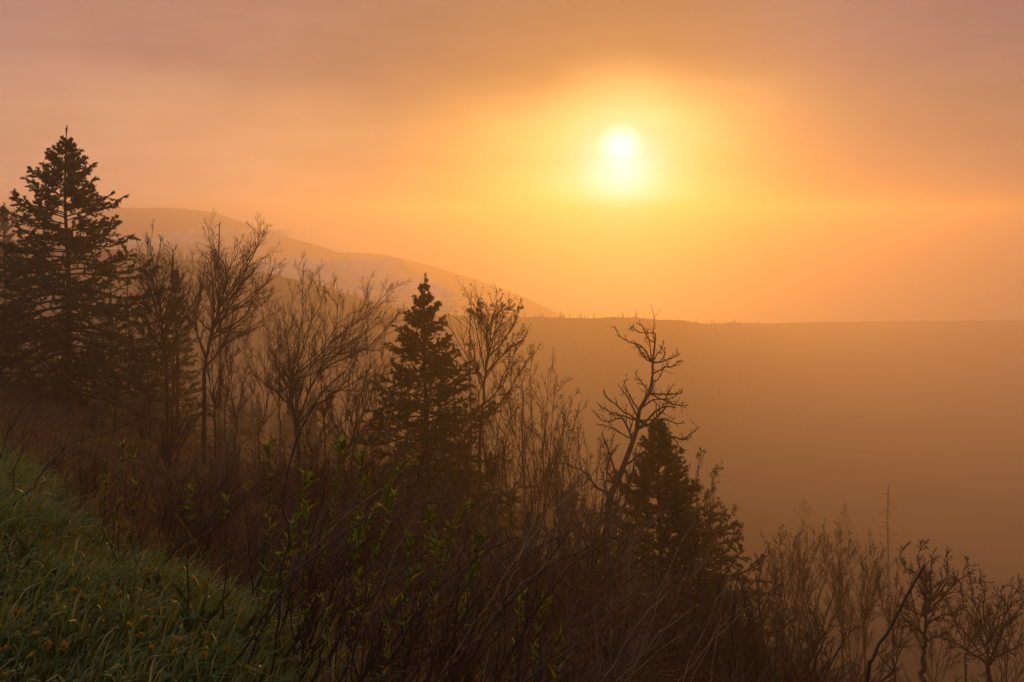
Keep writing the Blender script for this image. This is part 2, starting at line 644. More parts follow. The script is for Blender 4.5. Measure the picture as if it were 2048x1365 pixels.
def spruce(name, root, height, width, label, cat, group=None, seed=1, bare_low=0.04, whorl=0.34, density=1.0, lean=0.0,
           shape=None, droop=0.35, needle=(0.09, 0.024), per=12, gap=0.0, lift_top=1.15, fine=False, nb=11):
    """spruce of real size: trunk, whorled boughs that droop and turn up, branchlets clothed in needles"""
    rng = np.random.default_rng(seed)
    o = thing(name, root, label, cat, group)
    H = height
    tp = np.array([(0, 0, -0.5), (0.01 * H, 0, H * 0.25), (0.006 * H, 0.005 * H, H * 0.5), (-0.004 * H, 0, H * 0.75), (lean, 0, H)])
    tp = resample(tp, 14)
    tz = np.linspace(0, 1, 14)
    tr = 0.0125 * H * (1 - tz) ** 0.85 + 0.012
    link("trunk", Tubes().add(tp[None], tr[None], 8).mesh("trunk", M_SPRUCE_BARK), o)
    # boughs
    z = bare_low * H
    starts, dirs, lens, rels = [], [], [], []
    while z < H * 0.985:
        rel = z / H
        n = int(rng.integers(5, 7))
        a0 = rng.random() * 6.283
        for k in range(n):
            if rng.random() < gap:
                continue
            a = a0 + k * 6.283 / n + rng.normal() * 0.25
            zz = z + rng.normal() * whorl * 0.25
            rl = zz / H
            ln = 0.5 * width * np.interp(1 - rl, (0, 0.06, 0.15, 0.3, 0.5, 0.75, 1), shape or PROFILE) * rng.uniform(0.66, 1.14) + 0.05
            starts.append((np.interp(zz, tp[:, 2], tp[:, 0]), np.interp(zz, tp[:, 2], tp[:, 1]), zz))
            dirs.append((math.cos(a), math.sin(a)))
            lens.append(ln)
            rels.append(rl)
        z += whorl * (1.0 - 0.38 * rel) * rng.uniform(0.8, 1.2)
    starts, dirs, lens, rels = map(np.array, (starts, dirs, lens, rels))
    N, L = len(starts), 9
    s = np.linspace(0, 1, L)[None]
    lift = np.interp(rels, (0, 0.35, 0.7, 0.9, 1), (-0.12, 0.08, 0.40, 0.75, lift_top))[:, None]
    drop = np.interp(rels, (0, 0.5, 1), (droop, droop * 0.8, 0.0))[:, None]
    hz = lens[:, None] * s
    vz = lens[:, None] * (lift * s - drop * np.sin(s * math.pi * 0.62) * s + 0.30 * np.maximum(s - 0.55, 0) ** 1.5 * 2.0)
    bend = rng.normal(size=(N, 1)) * 0.16
    ca, sa = dirs[:, :1], dirs[:, 1:]
    off = bend * hz * s
    BP = np.stack((starts[:, :1] + ca * hz - sa * off, starts[:, 1:2] + sa * hz + ca * off, starts[:, 2:3] + vz), -1)
    BR = np.maximum((0.006 + 0.011 * lens)[:, None] * (1 - 0.85 * s), 0.004)
    NC = 3 if fine else 2
    # branchlets in the plane of the bough, shorter to the tip
    C1, R1 = sprout(BP, BR, nb, 0.16, 1.0, (0.24, 0.48), (30, 58), 5, 0.10, 0.10, 0.6, 0.6, 0.004, rng=rng, tip_short=0.6)
    # flatten them so that boughs read as tiers
    mid = C1[:, :1]
    C1[:, :, 2] = mid[:, :, 2] + (C1[:, :, 2] - mid[:, :, 2]) * 0.7 - 0.03 * np.linspace(0, 1, 5)[None]
    C2, R2 = sprout(C1, R1, NC, 0.2, 0.9, (0.28, 0.45), (30, 55), 4, 0.12, 0.1, 0.6, 0.6, 0.003, rng=rng)

    def clothe(sources):
        P, D, A = [], [], []
        for src, cnt, t0 in sources:
            if not len(src):
                continue
            p, d, t = points_on(src, cnt, t0, 1.02, rng)
            side = unit(rng.normal(size=p.shape))
            P.append(p + rng.normal(size=p.shape) * 0.01)
            D.append(unit(d * 0.85 + side * 0.8 + np.array((0, 0, 0.22))))
            A.append(rng.random(len(p)) * 0.6 + 0.3 * t)
        P, D, A = np.concatenate(P), np.concatenate(D), np.concatenate(A)
        v, t = tris_at(P, D, needle[0] * rng.uniform(0.7, 1.3, len(P)), needle[1], rng)
        return mesh("needles", v, t, mat=M_NEEDLE, attr=np.repeat(A, 3))
    pm = 5.2 * per * density * 0.085 / needle[0]          # needles per metre of shoot

    def count(paths):
        ln = np.linalg.norm(np.diff(paths, axis=1), axis=2).sum(1).mean() if len(paths) else 0.0
        return max(int(pm * ln + 0.5), 2)
    if fine:
        # every bough of a near spruce is a part of its own, clothed in its needles
        for i in range(N):
            s1, s2 = slice(i * nb, (i + 1) * nb), slice(i * nb * NC, (i + 1) * nb * NC)
            bo = link("bough", Tubes().add(BP[i:i + 1], BR[i:i + 1], 4).add(C1[s1], R1[s1], 3).mesh("bough", M_SPRUCE_BARK), o)
            tag(link("needles", clothe(((BP[i:i + 1], count(BP[i:i + 1]), 0.25), (C1[s1], count(C1[s1]), 0.06), (C2[s2], count(C2[s2]), 0.05))), bo), kind="stuff")
    else:
        tag(link("boughs", Tubes().add(BP, BR, 3).mesh("boughs", M_SPRUCE_BARK), o), kind="stuff")
        tag(link("crown", clothe(((BP, count(BP), 0.3), (C1, count(C1), 0.08), (C2, count(C2), 0.05))), o), kind="stuff")
    # leader shoot
    lead = np.array([[(lean, 0, H - 0.02), (lean, 0, H + 0.12), (lean + 0.01, 0, H + 0.26)]])
    tag(link("leader", clothe(((lead, 34, 0.0),)), o), kind="stuff")
    return o


def gz(x, y):
    return float(ground_h(x, y))


def on_ground(px, py, depth):
    """spot on the hillside below the given sight line at that depth"""
    p = at(px, py, depth)
    return (float(p[0]), float(p[1]), gz(p[0], p[1]))


def spruce_at(px, top, depth, width_px, label, seed, **kw):
    tip = at(px, top, depth)
    base = (tip[0], depth, gz(tip[0], depth))
    ztop = tip[2] - 0.25
    return spruce("spruce_tree", base, ztop - base[2], width_px / FPX * depth, label, "spruce tree", seed=seed, **kw)


spruce_at(132, 254, 28, 450, "tall dark spruce at the left, highest tree against the sky", 4, whorl=0.40, droop=0.42, gap=0.03, density=1.6, lean=0.02, fine=True, nb=14, needle=(0.078, 0.036))
spruce_at(850, 548, 25, 430, "mid sized dark spruce standing between the bare trees in the middle", 9, whorl=0.36, droop=0.34, gap=0.06, needle=(0.072, 0.032), density=1.45, fine=True, nb=13)
spruce_at(1318, 812, 22, 480, "bushy dark spruce right behind the crooked dead tree", 13, whorl=0.28, droop=0.25, density=1.45, needle=(0.068, 0.031), fine=True, nb=13, shape=(0.0, 0.035, 0.11, 0.32, 0.6, 0.93, 1.0))
spruce_at(352, 524, 34, 120, "slim small spruce half hidden among bare trees right of the tall spruce", 17, whorl=0.3, droop=0.25, gap=0.12)
spruce_at(8, 408, 62, 140, "hazy spruce at the left edge of the picture behind the tall spruce", 19, whorl=0.55, density=0.7, needle=(0.14, 0.05))
spruce_at(-40, 470, 55, 170, "hazy spruce cut by the left edge of the picture below the taller one", 23, whorl=0.6, density=0.6, needle=(0.14, 0.05))
spruce_at(205, 600, 48, 150, "hazy spruce behind the lower right boughs of the tall spruce", 25, whorl=0.6, density=0.6, needle=(0.14, 0.05))
spruce_at(300, 655, 44, 130, "low spruce in the brush beside the tall spruce", 27, whorl=0.5, density=0.7, needle=(0.12, 0.04))
spruce_at(1440, 1130, 21, 150, "low dark spruce at the foot of the bushy one behind the dead tree", 29, whorl=0.3, density=0.8)
# faint spruces down in the fog
for k, (px, top, dep, w, lab) in enumerate([
        (1610, 1000, 190, 62, "faint spruce far down in the fog left of the lone snag"),
        (1690, 1006, 180, 56, "fainter spruce just left of the lone snag in the fog")]):
    spruce_at(px, top, dep, w, lab, 40 + k, group="faint spruces in the fog", whorl=0.9, density=0.5, needle=(0.3, 0.11), per=10)

# ------------------------------------------------------------------ dead snags


def snag_at(px, top, depth, label, seed, skirt=0.0, width_px=70, spread=1.0):
    rng = np.random.default_rng(seed)
    tip = at(px, top, depth)
    base = (tip[0], depth, gz(tip[0], depth))
    ztop = tip[2]
    H = ztop - base[2]
    o = thing("dead_snag", base, label, "dead tree", "bare snags in the haze")
    tp = resample([(0, 0, -0.5), (0.1, 0, H * 0.4), (-0.05, 0, H * 0.75), (0.05, 0, H)], 10)
    tr = np.linspace(0.011 * H, 0.012 + 0.0004 * depth, 10)
    link("trunk", Tubes().add(tp[None], tr[None], 6).mesh("trunk", M_DEADWOOD), o)
    n = 46
    zz = H * (0.3 + 0.66 * np.linspace(0, 1, n) ** 0.8)
    a = rng.random(n) * 6.283
    ln = width_px / FPX * depth * 0.5 * (1.06 - (zz / H)) ** 0.6 * rng.uniform(0.4, 1.15, n) * spread
    s = np.linspace(0, 1, 6)[None]
    hz = ln[:, None] * s
    vz = ln[:, None] * (-0.30 * np.sin(s * 2.4) * s + 0.15 * s * s + rng.normal(size=(n, 1)) * 0.12 * s)
    x = np.interp(zz, tp[:, 2], tp[:, 0])
    P = np.stack((x[:, None] + np.cos(a)[:, None] * hz, np.sin(a)[:, None] * hz, zz[:, None] + vz), -1)
    R = np.broadcast_to((0.003 + 0.00032 * depth) * (1 - 0.6 * s), P.shape[:2])
    C, CR = sprout(P, R, 4, 0.4, 1.0, (0.2, 0.4), (25, 60), 3, 0.0, 0.1, rng=rng, rmin=0.0025 + 0.0002 * depth)
    link("dead_branches", Tubes().add(P, R, 3).add(C, CR, 3).mesh("dead_branches", M_DEADWOOD), o)["kind"] = "stuff"


snag_at(438, 446, 58, "thin bare snag rising above the bare trees right of the tall spruce", 3, width_px=60)
snag_at(222, 510, 62, "bare snag just right of the tall spruce trunk", 4, width_px=34)
snag_at(256, 530, 60, "second bare snag close to the right boughs of the tall spruce", 5, width_px=30)
snag_at(345, 500, 70, "faint thin snag above the slim small spruce", 15, width_px=26)
snag_at(940, 622, 75, "faint thin snag between the middle spruce and the bare tree beside it", 6, width_px=40)
snag_at(1046, 780, 50, "bare snag among the upright bare stems right of the middle", 7, width_px=40)
snag_at(1776, 972, 105, "faint bare snag standing alone in the fog at the right", 8, width_px=90)

# ------------------------------------------------------------------ bare broadleaf trees


def px_path(pts, depth, n=10, rng=RNG, jitter=0.02, dz=0.0, base_dy=None):
    """a limb seen along these photo spots; it also wanders in depth like a real limb"""
    k = len(pts)
    dy = np.cumsum(rng.normal(size=k)) * 0.035 * depth * 0.3
    dy -= dy[0]
    if base_dy is not None:
        dy += base_dy
    P = np.array([at(a, b, depth + d) for (a, b), d in zip(pts, dy)])
    P = resample(P, n)
    P[1:-1] += rng.normal(size=(n - 2, 3)) * jitter
    return P


def bare_tree(name, trunk, limbs, depth, label, cat, r0=0.06, seed=1, mat=M_BARK, twigs=(9, 4), ang=(18, 42), up=0.5, tufts=0,
              group=None, wig=0.12, jitter=0.02, rmin=0.005, ratio=(0.25, 0.5), ratio2=(0.3, 0.6), third=0, lr=0.55, gnarl=False, t0=0.15, tsides=7, rtip=0.35, knot=0.4):
    """trunk and limbs given as sight-line spots at a depth; twigs grow from every limb"""
    rng = np.random.default_rng(seed)
    NT = 28
    base = on_ground(trunk[0][0], trunk[0][1], depth)
    o = thing(name, base, label, cat, group)
    B = np.array(base)
    tpath = px_path(trunk, depth, NT, rng, jitter)
    tpath[0] = B - np.array((0, 0, 0.3))
    if len(trunk) > 1:
        tpath[1] = 0.5 * (tpath[0] + tpath[2])
    tpath = tpath - B
    trad = np.linspace(r0, r0 * rtip, NT) * (1 + 0.22 * knot * (rng.random(NT) - 0.4))
    link("trunk", Tubes().add(tpath[None], trad[None], tsides).mesh("trunk", mat), o)
    # limb roots stick to the nearest spot of the trunk
    limb_data = [("trunk_twigs", tpath[None], trad[None], None)]
    for pts in limbs:
        p = px_path(pts, depth, 12, rng, jitter) - B
        dd = np.linalg.norm((tpath - p[0])[:, [0, 2]], axis=1)
        j = int(np.argmin(dd))
        shift = tpath[j] - p[0]
        w = np.linspace(1, 0, 12)[:, None] ** 2
        p = p + np.array((0, 1, 0)) * shift[1] + w * shift * np.array((1, 0, 1))
        ln = np.linalg.norm(np.diff(p, axis=0), axis=1).sum()
        rr = max(min(trad[j] * 0.8, r0 * lr, 0.012 * ln + 0.009), rmin * 1.4)
        r = np.linspace(rr, rmin * 1.15, 12)
        lo = link("limb", Tubes().add(p[None], r[None], 5).mesh("limb", mat), o)
        limb_data.append(("twigs", p[None], r[None], lo))
    for nm, p, r, par in limb_data:
        tb = Tubes()
        a = 0.45 if par is None else t0
        n1 = twigs[0]
        C1, R1 = sprout(p, r, n1, a, 1.0, ratio, ang, 7 if gnarl else 6, up, wig, 0.6, 0.65, rmin * 0.85, rng=rng)
        C2, R2 = sprout(C1, R1, twigs[1], 0.15, 1.0, ratio2, ang, 5, up * 0.6, wig, 0.5, 0.7, rmin * 0.7, rng=rng)
        tb.add(C1, R1, 4).add(C2, R2, 3)
        last = C2
        if third:
            C3, R3 = sprout(C2, R2, third + 2, 0.15, 1.0, (0.35, 0.8), ang, 2, up * 0.4, wig, 0.4, 0.8, rmin * 0.58, rng=rng)
            tb.add(C3, R3, 3)
            last = C3
        tw = link("twigs", tb.mesh("twigs", mat), par if par is not None else o)
        tw["kind"] = "stuff"
        if tufts:
            k = int(len(last) * tufts)
            ends = last[rng.choice(len(last), k, replace=False)][:, -1]
            pp = np.repeat(ends, 5, 0) + rng.normal(size=(k * 5, 3)) * 0.018
            v, t = tris_at(pp, unit(rng.normal(size=pp.shape)), 0.055, 0.035, rng)
            link("buds", mesh("buds", v, t, mat=M_BUD, attr=rng.random(len(v))), par if par is not None else o)["kind"] = "stuff"
    return o


def zoomed(x0, y0, s):
    return lambda pts: [(x0 + a / s, y0 + b / s) for a, b in pts]


Z1 = zoomed(0, 230, 2.395)
Z2 = zoomed(500, 450, 2.4817)
Z3 = zoomed(1000, 580, 2.068)
Z4 = zoomed(1440, 900, 2.936)
Z6 = zoomed(480, 820, 2.504)

bare_tree("dead_tree", Z3([(437, 1345), (440, 1050), (458, 850), (500, 760), (545, 640), (568, 560), (575, 500), (602, 455), (626, 400), (631, 320), (640, 250), (642, 180)]),
          [Z3(p) for p in (
              [(637, 290), (600, 238), (555, 225), (510, 205), (495, 180), (478, 158)],
              [(512, 205), (518, 180), (528, 163), (552, 148)],
              [(590, 300), (580, 262), (566, 228)],
              [(641, 215), (622, 208), (602, 180), (592, 152), (570, 143)],
              [(632, 300), (608, 290), (585, 262), (575, 240)],
              [(628, 362), (672, 336), (715, 322), (740, 304), (762, 300)],
              [(636, 290), (662, 262), (682, 240), (688, 222)],
              [(690, 330), (706, 300), (694, 268), (690, 245)],
              [(716, 320), (735, 292), (745, 275), (742, 255)],
              [(562, 535), (545, 485), (522, 440), (510, 420), (490, 398)],
              [(540, 475), (525, 430), (514, 395), (520, 352)],
              [(580, 490), (592, 462), (606, 410), (582, 375), (556, 340)],
              [(535, 630), (522, 570), (500, 535), (478, 535), (440, 548), (412, 525), (384, 505)],
              [(470, 520), (452, 470), (436, 448), (428, 420)],
              [(440, 545), (420, 500), (412, 475)],
              [(566, 602), (615, 566), (660, 522), (690, 486), (694, 440), (714, 398)],
              [(690, 487), (722, 482), (745, 480), (768, 464)],
              [(705, 485), (728, 450), (738, 430), (748, 405)],
              [(640, 545), (700, 540), (735, 555), (762, 548)],
              [(655, 540), (700, 572), (740, 605), (772, 620), (790, 596), (826, 568)],
              [(555, 650), (500, 600), (460, 575), (425, 560), (400, 560)],
              [(470, 822), (425, 795), (390, 780), (366, 745), (340, 735), (280, 705), (215, 690)],
              [(366, 748), (400, 700), (440, 670), (480, 625)],
              [(480, 850), (440, 790), (425, 760), (410, 720)],
              [(470, 1040), (512, 900), (530, 800), (552, 690), (562, 620)],
              [(460, 1150), (520, 1060), (590, 960), (610, 880)],
              [(450, 1180), (400, 1050), (330, 960), (290, 880)],
          )], 20, "crooked dead tree with gnarled bare limbs in front of the spruce", "dead tree", r0=0.125, rtip=0.13, knot=1.0, seed=5, mat=M_DEADWOOD, twigs=(9, 4), ang=(28, 62), up=0.25,
          wig=0.2, jitter=0.012, rmin=0.0075, ratio=(0.10, 0.26), ratio2=(0.3, 0.6), lr=0.6, gnarl=True, t0=0.25)

bare_tree("bare_tree", Z1([(975, 1420), (985, 1200), (1010, 1060), (1050, 930), (1082, 800)]),
          [Z1(p) for p in (
              [(1050, 935), (1110, 850), (1180, 740), (1230, 640), (1240, 580), (1215, 545)],
              [(1000, 1090), (1050, 880), (1078, 780), (1056, 700), (1000, 640), (985, 575)],
              [(1030, 1000), (1150, 920), (1250, 830), (1305, 735)],
              [(1000, 1100), (1100, 1020), (1220, 930), (1292, 870)],
              [(1070, 860), (1082, 760), (1122, 680), (1147, 605)],
              [(990, 1190), (935, 1000), (960, 850), (970, 720)],
              [(1010, 1060), (1070, 930), (1150, 800), (1180, 690), (1190, 640)],
              [(990, 1200), (1090, 1090), (1220, 1010), (1290, 960)],
              [(1045, 940), (1035, 800), (1040, 700), (1030, 640)],
          )], 26, "vase shaped bare tree below the thin snag right of the tall spruce", "tree", r0=0.07, seed=31, twigs=(13, 6), third=3, ang=(18, 44), up=0.4, rmin=0.0056, ratio=(0.24, 0.5))
bare_tree("bare_tree", Z1([(805, 1420), (796, 1250), (790, 1150), (775, 1020), (765, 900), (748, 820)]),
          [Z1(p) for p in (
              [(750, 830), (715, 760), (690, 700), (676, 630)],
              [(765, 930), (748, 800), (768, 700), (782, 615)],
              [(772, 1000), (725, 870), (690, 800), (660, 760)],
              [(780, 960), (756, 760), (733, 650), (738, 590)],
              [(796, 1180), (860, 1030), (920, 920), (962, 830), (932, 735)],
              [(790, 1100), (850, 900), (852, 780)],
              [(790, 1150), (720, 1020), (690, 930)],
              [(775, 1000), (820, 850), (830, 720), (825, 640)],
          )], 27, "leafless tree with thin forks close to the right of the tall spruce", "tree", r0=0.06, seed=33, twigs=(13, 6), third=3, ang=(18, 44), up=0.4, rmin=0.0056, ratio=(0.24, 0.5))
bare_tree("bare_tree", Z2([(245, 1130), (225, 980), (210, 870), (206, 760)]),
          [Z2(p) for p in (
              [(206, 770), (225, 620), (232, 480), (240, 350), (222, 270), (216, 190)],
              [(235, 980), (290, 850), (360, 700), (440, 640), (520, 580), (600, 520), (680, 440)],
              [(300, 830), (390, 640), (470, 540), (540, 440), (568, 300)],
              [(222, 930), (195, 780), (182, 660), (150, 450)],
              [(330, 770), (450, 700), (560, 640), (640, 560), (705, 470)],
              [(220, 800), (260, 600), (290, 480), (330, 400), (300, 290)],
              [(350, 710), (430, 560), (440, 480), (400, 370), (388, 320)],
              [(440, 590), (520, 500), (600, 420), (692, 322)],
              [(240, 1000), (330, 900), (450, 820), (560, 760), (660, 700)],
              [(230, 1000), (170, 850), (130, 760), (110, 640)],
              [(380, 680), (470, 600), (540, 560), (610, 470)],
          )], 24, "broad leafless tree with limbs sweeping right, left of the middle spruce", "tree", r0=0.062, seed=35, twigs=(13, 6), third=3, ang=(16, 40), up=0.35, rmin=0.0054, ratio=(0.2, 0.44))
bare_tree("bare_tree", Z2([(1135, 1080), (1160, 850), (1170, 720), (1180, 600), (1172, 500)]),
          [Z2(p) for p in (
              [(1175, 520), (1150, 460), (1120, 440), (1080, 430)],
              [(1172, 690), (1210, 540), (1230, 440), (1226, 378)],
              [(1180, 640), (1260, 560), (1330, 440), (1352, 392)],
              [(1170, 740), (1250, 640), (1330, 560), (1372, 540)],
              [(1175, 570), (1150, 460), (1140, 390)],
              [(1165, 800), (1120, 700), (1092, 600)],
              [(1160, 900), (1250, 800), (1310, 640), (1340, 600)],
              [(1176, 560), (1200, 470), (1260, 420), (1310, 410)],
              [(1150, 960), (1230, 900), (1300, 800), (1380, 660)],
          )], 27, "slender bare tree with dry bud tufts just right of the middle spruce", "tree", r0=0.055, seed=37, twigs=(13, 6), third=3, ang=(18, 44), up=0.4, rmin=0.0062, tufts=0.16, ratio=(0.18, 0.38))


def many_stems(px, py, tops, depth, label, seed, name="bare_tree", cat="tree", r0=0.04, tufts=0.0, twigs=(12, 6), third=2, group=None, rmin=0.0054, spread=0.35, ang=(16, 42)):
    """clump of stems that share a root and fan out to the given tops"""
    rng = np.random.default_rng(seed)
    if depth > 24.5 and px > 1480:
        rmin *= 1.25
    trunk = [(px, py), (px + rng.normal() * 3, py - 30), (px + rng.normal() * 5, py - 60)]
    limbs = []
    for (a, b) in tops:
        dx = a - px
        y0 = py - 45
        pts = [(px, y0)]
        for f in (0.25, 0.5, 0.75):
            pts.append((px + dx * (f ** 1.15) * (1 + spread * (1 - f)) + rng.normal() * 4, y0 + (b - y0) * f + rng.normal() * 3))
        pts.append((a, b))
        limbs.append(pts)
    return bare_tree(name, trunk, limbs, depth, label, cat, r0=r0, seed=seed, twigs=twigs, third=third, ang=ang, up=0.5, rmin=rmin, tufts=tufts, ratio=(0.15, 0.34), group=group, lr=0.75, t0=0.22)


many_stems(1072, 1130, [(1065, 700), (1096, 735), (1112, 750), (1145, 790), (1160, 815), (1040, 728), (1022, 755), (1130, 830), (1085, 790)], 23,
           "clump of upright bare stems left of the crooked dead tree", 51, tufts=0.05)
many_stems(985, 1090, [(950, 760), (1000, 740), (1030, 790), (965, 820), (1012, 850)], 22, "thin bare saplings below the tufted tree right of the middle spruce", 52)
many_stems(1180, 1180, [(1120, 880), (1155, 870), (1195, 900), (1225, 850), (1100, 940), (1170, 950)], 21, "tangle of bare stems at the left foot of the dead tree", 53, tufts=0.04)
many_stems(1395, 1240, [(1400, 920), (1432, 945), (1462, 1035), (1420, 985), (1480, 1060), (1375, 980)], 20.5, "tufted bare shrub tree hugging the right side of the bushy spruce", 54, tufts=0.22)
many_stems(1560, 1275, [Z4([t])[0] for t in ((230, 490), (310, 440), (410, 450), (290, 520), (350, 500), (250, 600), (450, 560))], 33, "tufted bare tree, leftmost of the clumps at the lower right", 55, tufts=0.16)
many_stems(1600, 1290, [Z4([t])[0] for t in ((540, 470), (500, 520), (620, 540), (580, 500), (480, 560), (660, 600))], 33, "fine twigged bare tree second from left at the lower right", 56, tufts=0.05)
many_stems(1685, 1300, [Z4([t])[0] for t in ((640, 510), (730, 520), (700, 500), (680, 580), (780, 560))], 33, "bare tree below the faint snag at the lower right", 57, tufts=0.08)
many_stems(1730, 1290, [Z4([t])[0] for t in ((870, 520), (960, 600), (900, 570), (1000, 660), (820, 600), (940, 720))], 33, "bushy bare tree left of the black leaning stick", 58, tufts=0.05)
many_stems(1630, 1330, [(1590, 1120), (1640, 1105), (1670, 1130), (1610, 1160), (1690, 1150)], 25, "low bare clump in front of the second tree at the lower right", 62)
many_stems(1930, 1340, [(1890, 1190), (1935, 1170), (1975, 1200), (1910, 1230), (1990, 1240)], 25, "low bare clump between the open tree and the right edge", 63)
many_stems(1520, 1330, [(1490, 1150), (1520, 1120), (1550, 1150), (1475, 1190), (1560, 1180)], 25, "low bare clump right below the bushy spruce", 64)
many_stems(1790, 1340, [(1760, 1160), (1800, 1130), (1830, 1170), (1780, 1200)], 25, "low bare clump behind the tip of the leaning stick", 65)
many_stems(1280, 1260, [(1240, 1050), (1290, 1030), (1330, 1060), (1260, 1090)], 18.5, "thin bare stems before the trunk of the dead tree", 66)
many_stems(430, 860, [(390, 650), (420, 610), (455, 640), (480, 670)], 25, "thin bare stems at the foot of the vase shaped tree", 67)
many_stems(900, 1060, [(860, 860), (905, 830), (940, 850), (880, 900)], 21.5, "thin bare stems before the foot of the middle spruce", 68)
many_stems(520, 900, [(470, 640), (500, 600), (545, 655), (570, 640), (430, 690), (520, 690)], 27, "leafless shrub tree between the two broad bare trees at the left", 59)
many_stems(690, 960, [(640, 740), (700, 700), (745, 690), (770, 720), (660, 790), (800, 760)], 22, "bare stems leaning towards the middle spruce from the left", 60)
many_stems(300, 850, [(255, 690), (300, 650), (340, 680), (370, 720), (270, 740)], 26, "low bare shrub tree at the right foot of the tall spruce", 61)
bare_tree("bare_tree", Z4([(1185, 1400), (1200, 1150), (1215, 950), (1240, 880)]),
          [Z4(p) for p in (
              [(1238, 890), (1230, 760), (1240, 660), (1250, 595)],
              [(1222, 930), (1290, 860), (1340, 800), (1400, 790), (1465, 705), (1463, 655)],
              [(1338, 800), (1350, 720), (1330, 660), (1321, 590)],
              [(1222, 900), (1180, 760), (1110, 700), (1062, 640), (1090, 560)],
              [(1110, 700), (1128, 640), (1150, 580), (1175, 530)],
              [(1212, 1000), (1150, 960), (1100, 930), (1060, 920)],
              [(1210, 1050), (1300, 1000), (1400, 960), (1450, 900)],
              [(1205, 1100), (1120, 1060), (1050, 1060)],
              [(1200, 1150), (1290, 1100), (1380, 1060)],
          )], 17, "open bare tree with forked tips right of the black leaning stick", "tree", r0=0.055, seed=39, twigs=(12, 6), third=2, ang=(24, 55), up=0.4, rmin=0.0066, wig=0.18, ratio=(0.16, 0.34))
bare_tree("bare_tree", Z4([(1580, 1400), (1580, 1280), (1570, 1150)]),
          [Z4(p) for p in (
              [(1570, 1150), (1525, 960), (1485, 830), (1470, 720)],
              [(1500, 870), (1530, 790), (1545, 740)],
              [(1580, 1260), (1650, 1130), (1720, 1000), (1790, 900), (1860, 850)],
              [(1680, 1080), (1700, 930), (1660, 850), (1670, 800)],
              [(1740, 970), (1760, 860), (1770, 780)],
              [(1585, 1280), (1700, 1200), (1800, 1140), (1900, 1110)],
              [(1560, 1120), (1620, 1000), (1640, 900)],
          )], 17, "sparse bare tree at the right edge of the picture", "tree", r0=0.05, seed=41, twigs=(12, 6), third=2, ang=(22, 50), up=0.4, rmin=0.0066, wig=0.16, ratio=(0.16, 0.34))

# more thin clumps that close the thicket between the larger trees
for k, (px, py, tops, dep, lab) in enumerate([
        (345, 800, [(292, 500), (318, 520), (350, 560), (380, 545), (402, 580), (330, 610)], 29, "thin twigged clump between the tall spruce and the vase shaped tree"),
        (560, 850, [(520, 560), (548, 600), (590, 560), (612, 600), (570, 650), (535, 660)], 28, "thin twigged clump left of the broad sweeping tree"),
        (650, 880, [(620, 560), (655, 590), (690, 600), (720, 640), (640, 660), (745, 610)], 27, "thin twigged clump behind the broad sweeping tree"),
        (745, 930, [(700, 680), (735, 660), (770, 650), (790, 700), (760, 730)], 26, "thin twigged clump left of the middle spruce"),
        (930, 1020, [(905, 790), (940, 730), (970, 700), (990, 760), (930, 830)], 24, "thin twigged clump right against the middle spruce"),
        (1130, 1140, [(1090, 850), (1125, 820), (1155, 850), (1180, 900), (1110, 920)], 22, "thin twigged clump between the upright stems and the dead tree"),
        (470, 880, [(430, 700), (460, 690), (500, 720), (520, 750), (445, 760)], 24, "low twiggy clump under the vase shaped tree"),
        (230, 840, [(190, 720), (220, 700), (260, 720), (285, 745)], 24, "low twiggy clump under the tall spruce"),
        (80, 820, [(40, 730), (80, 715), (120, 730), (150, 750)], 23, "low twiggy clump left under the tall spruce"),
        (620, 960, [(560, 800), (610, 780), (660, 790), (700, 820)], 19, "low twiggy clump below the broad sweeping tree"),
        (820, 1040, [(770, 880), (820, 860), (870, 880), (900, 910)], 18, "low twiggy clump below the middle spruce"),
        (1570, 1420, [(1530, 1130), (1560, 1100), (1595, 1115), (1625, 1150), (1545, 1190), (1600, 1210)], 25, "broad twig mass at the lower right under the first tufted tree"),
        (1710, 1430, [(1660, 1120), (1700, 1105), (1740, 1120), (1770, 1150), (1680, 1190), (1745, 1210)], 25, "broad twig mass at the lower right under the faint snag"),
        (1870, 1440, [(1815, 1200), (1850, 1180), (1895, 1190), (1930, 1210), (1840, 1250), (1905, 1260)], 25, "broad twig mass around the foot of the open bare tree"),
        (2010, 1440, [(1960, 1200), (2000, 1190), (2035, 1180), (2070, 1200), (1985, 1250)], 25, "broad twig mass in the lower right corner"),
        (450, 840, [(405, 590), (440, 560), (470, 600), (500, 620), (425, 650)], 30, "fine twigged clump in the gap behind the vase shaped tree"),
        (600, 880, [(560, 680), (590, 650), (630, 670), (655, 700), (575, 720)], 25, "fine twigged clump in front of the broad sweeping tree"),
        (705, 930, [(670, 740), (700, 700), (735, 720), (765, 760), (690, 790)], 24, "fine twigged clump between the broad sweeping tree and the middle spruce"),
        (1020, 1080, [(985, 820), (1015, 790), (1045, 820), (1065, 860), (1000, 880)], 24, "fine twigged clump left of the upright bare stems"),
        (290, 830, [(245, 620), (275, 590), (305, 620), (330, 660), (262, 680)], 27, "fine twigged clump right against the tall spruce"),
        (1440, 1420, [(1400, 1180), (1440, 1150), (1475, 1170), (1500, 1200), (1420, 1240)], 17, "broad twig mass below the bushy spruce")]):
    many_stems(px, py, tops, dep, lab, 800 + k, r0=0.03, twigs=(10, 6))

# ------------------------------------------------------------------ far forest on the ridges


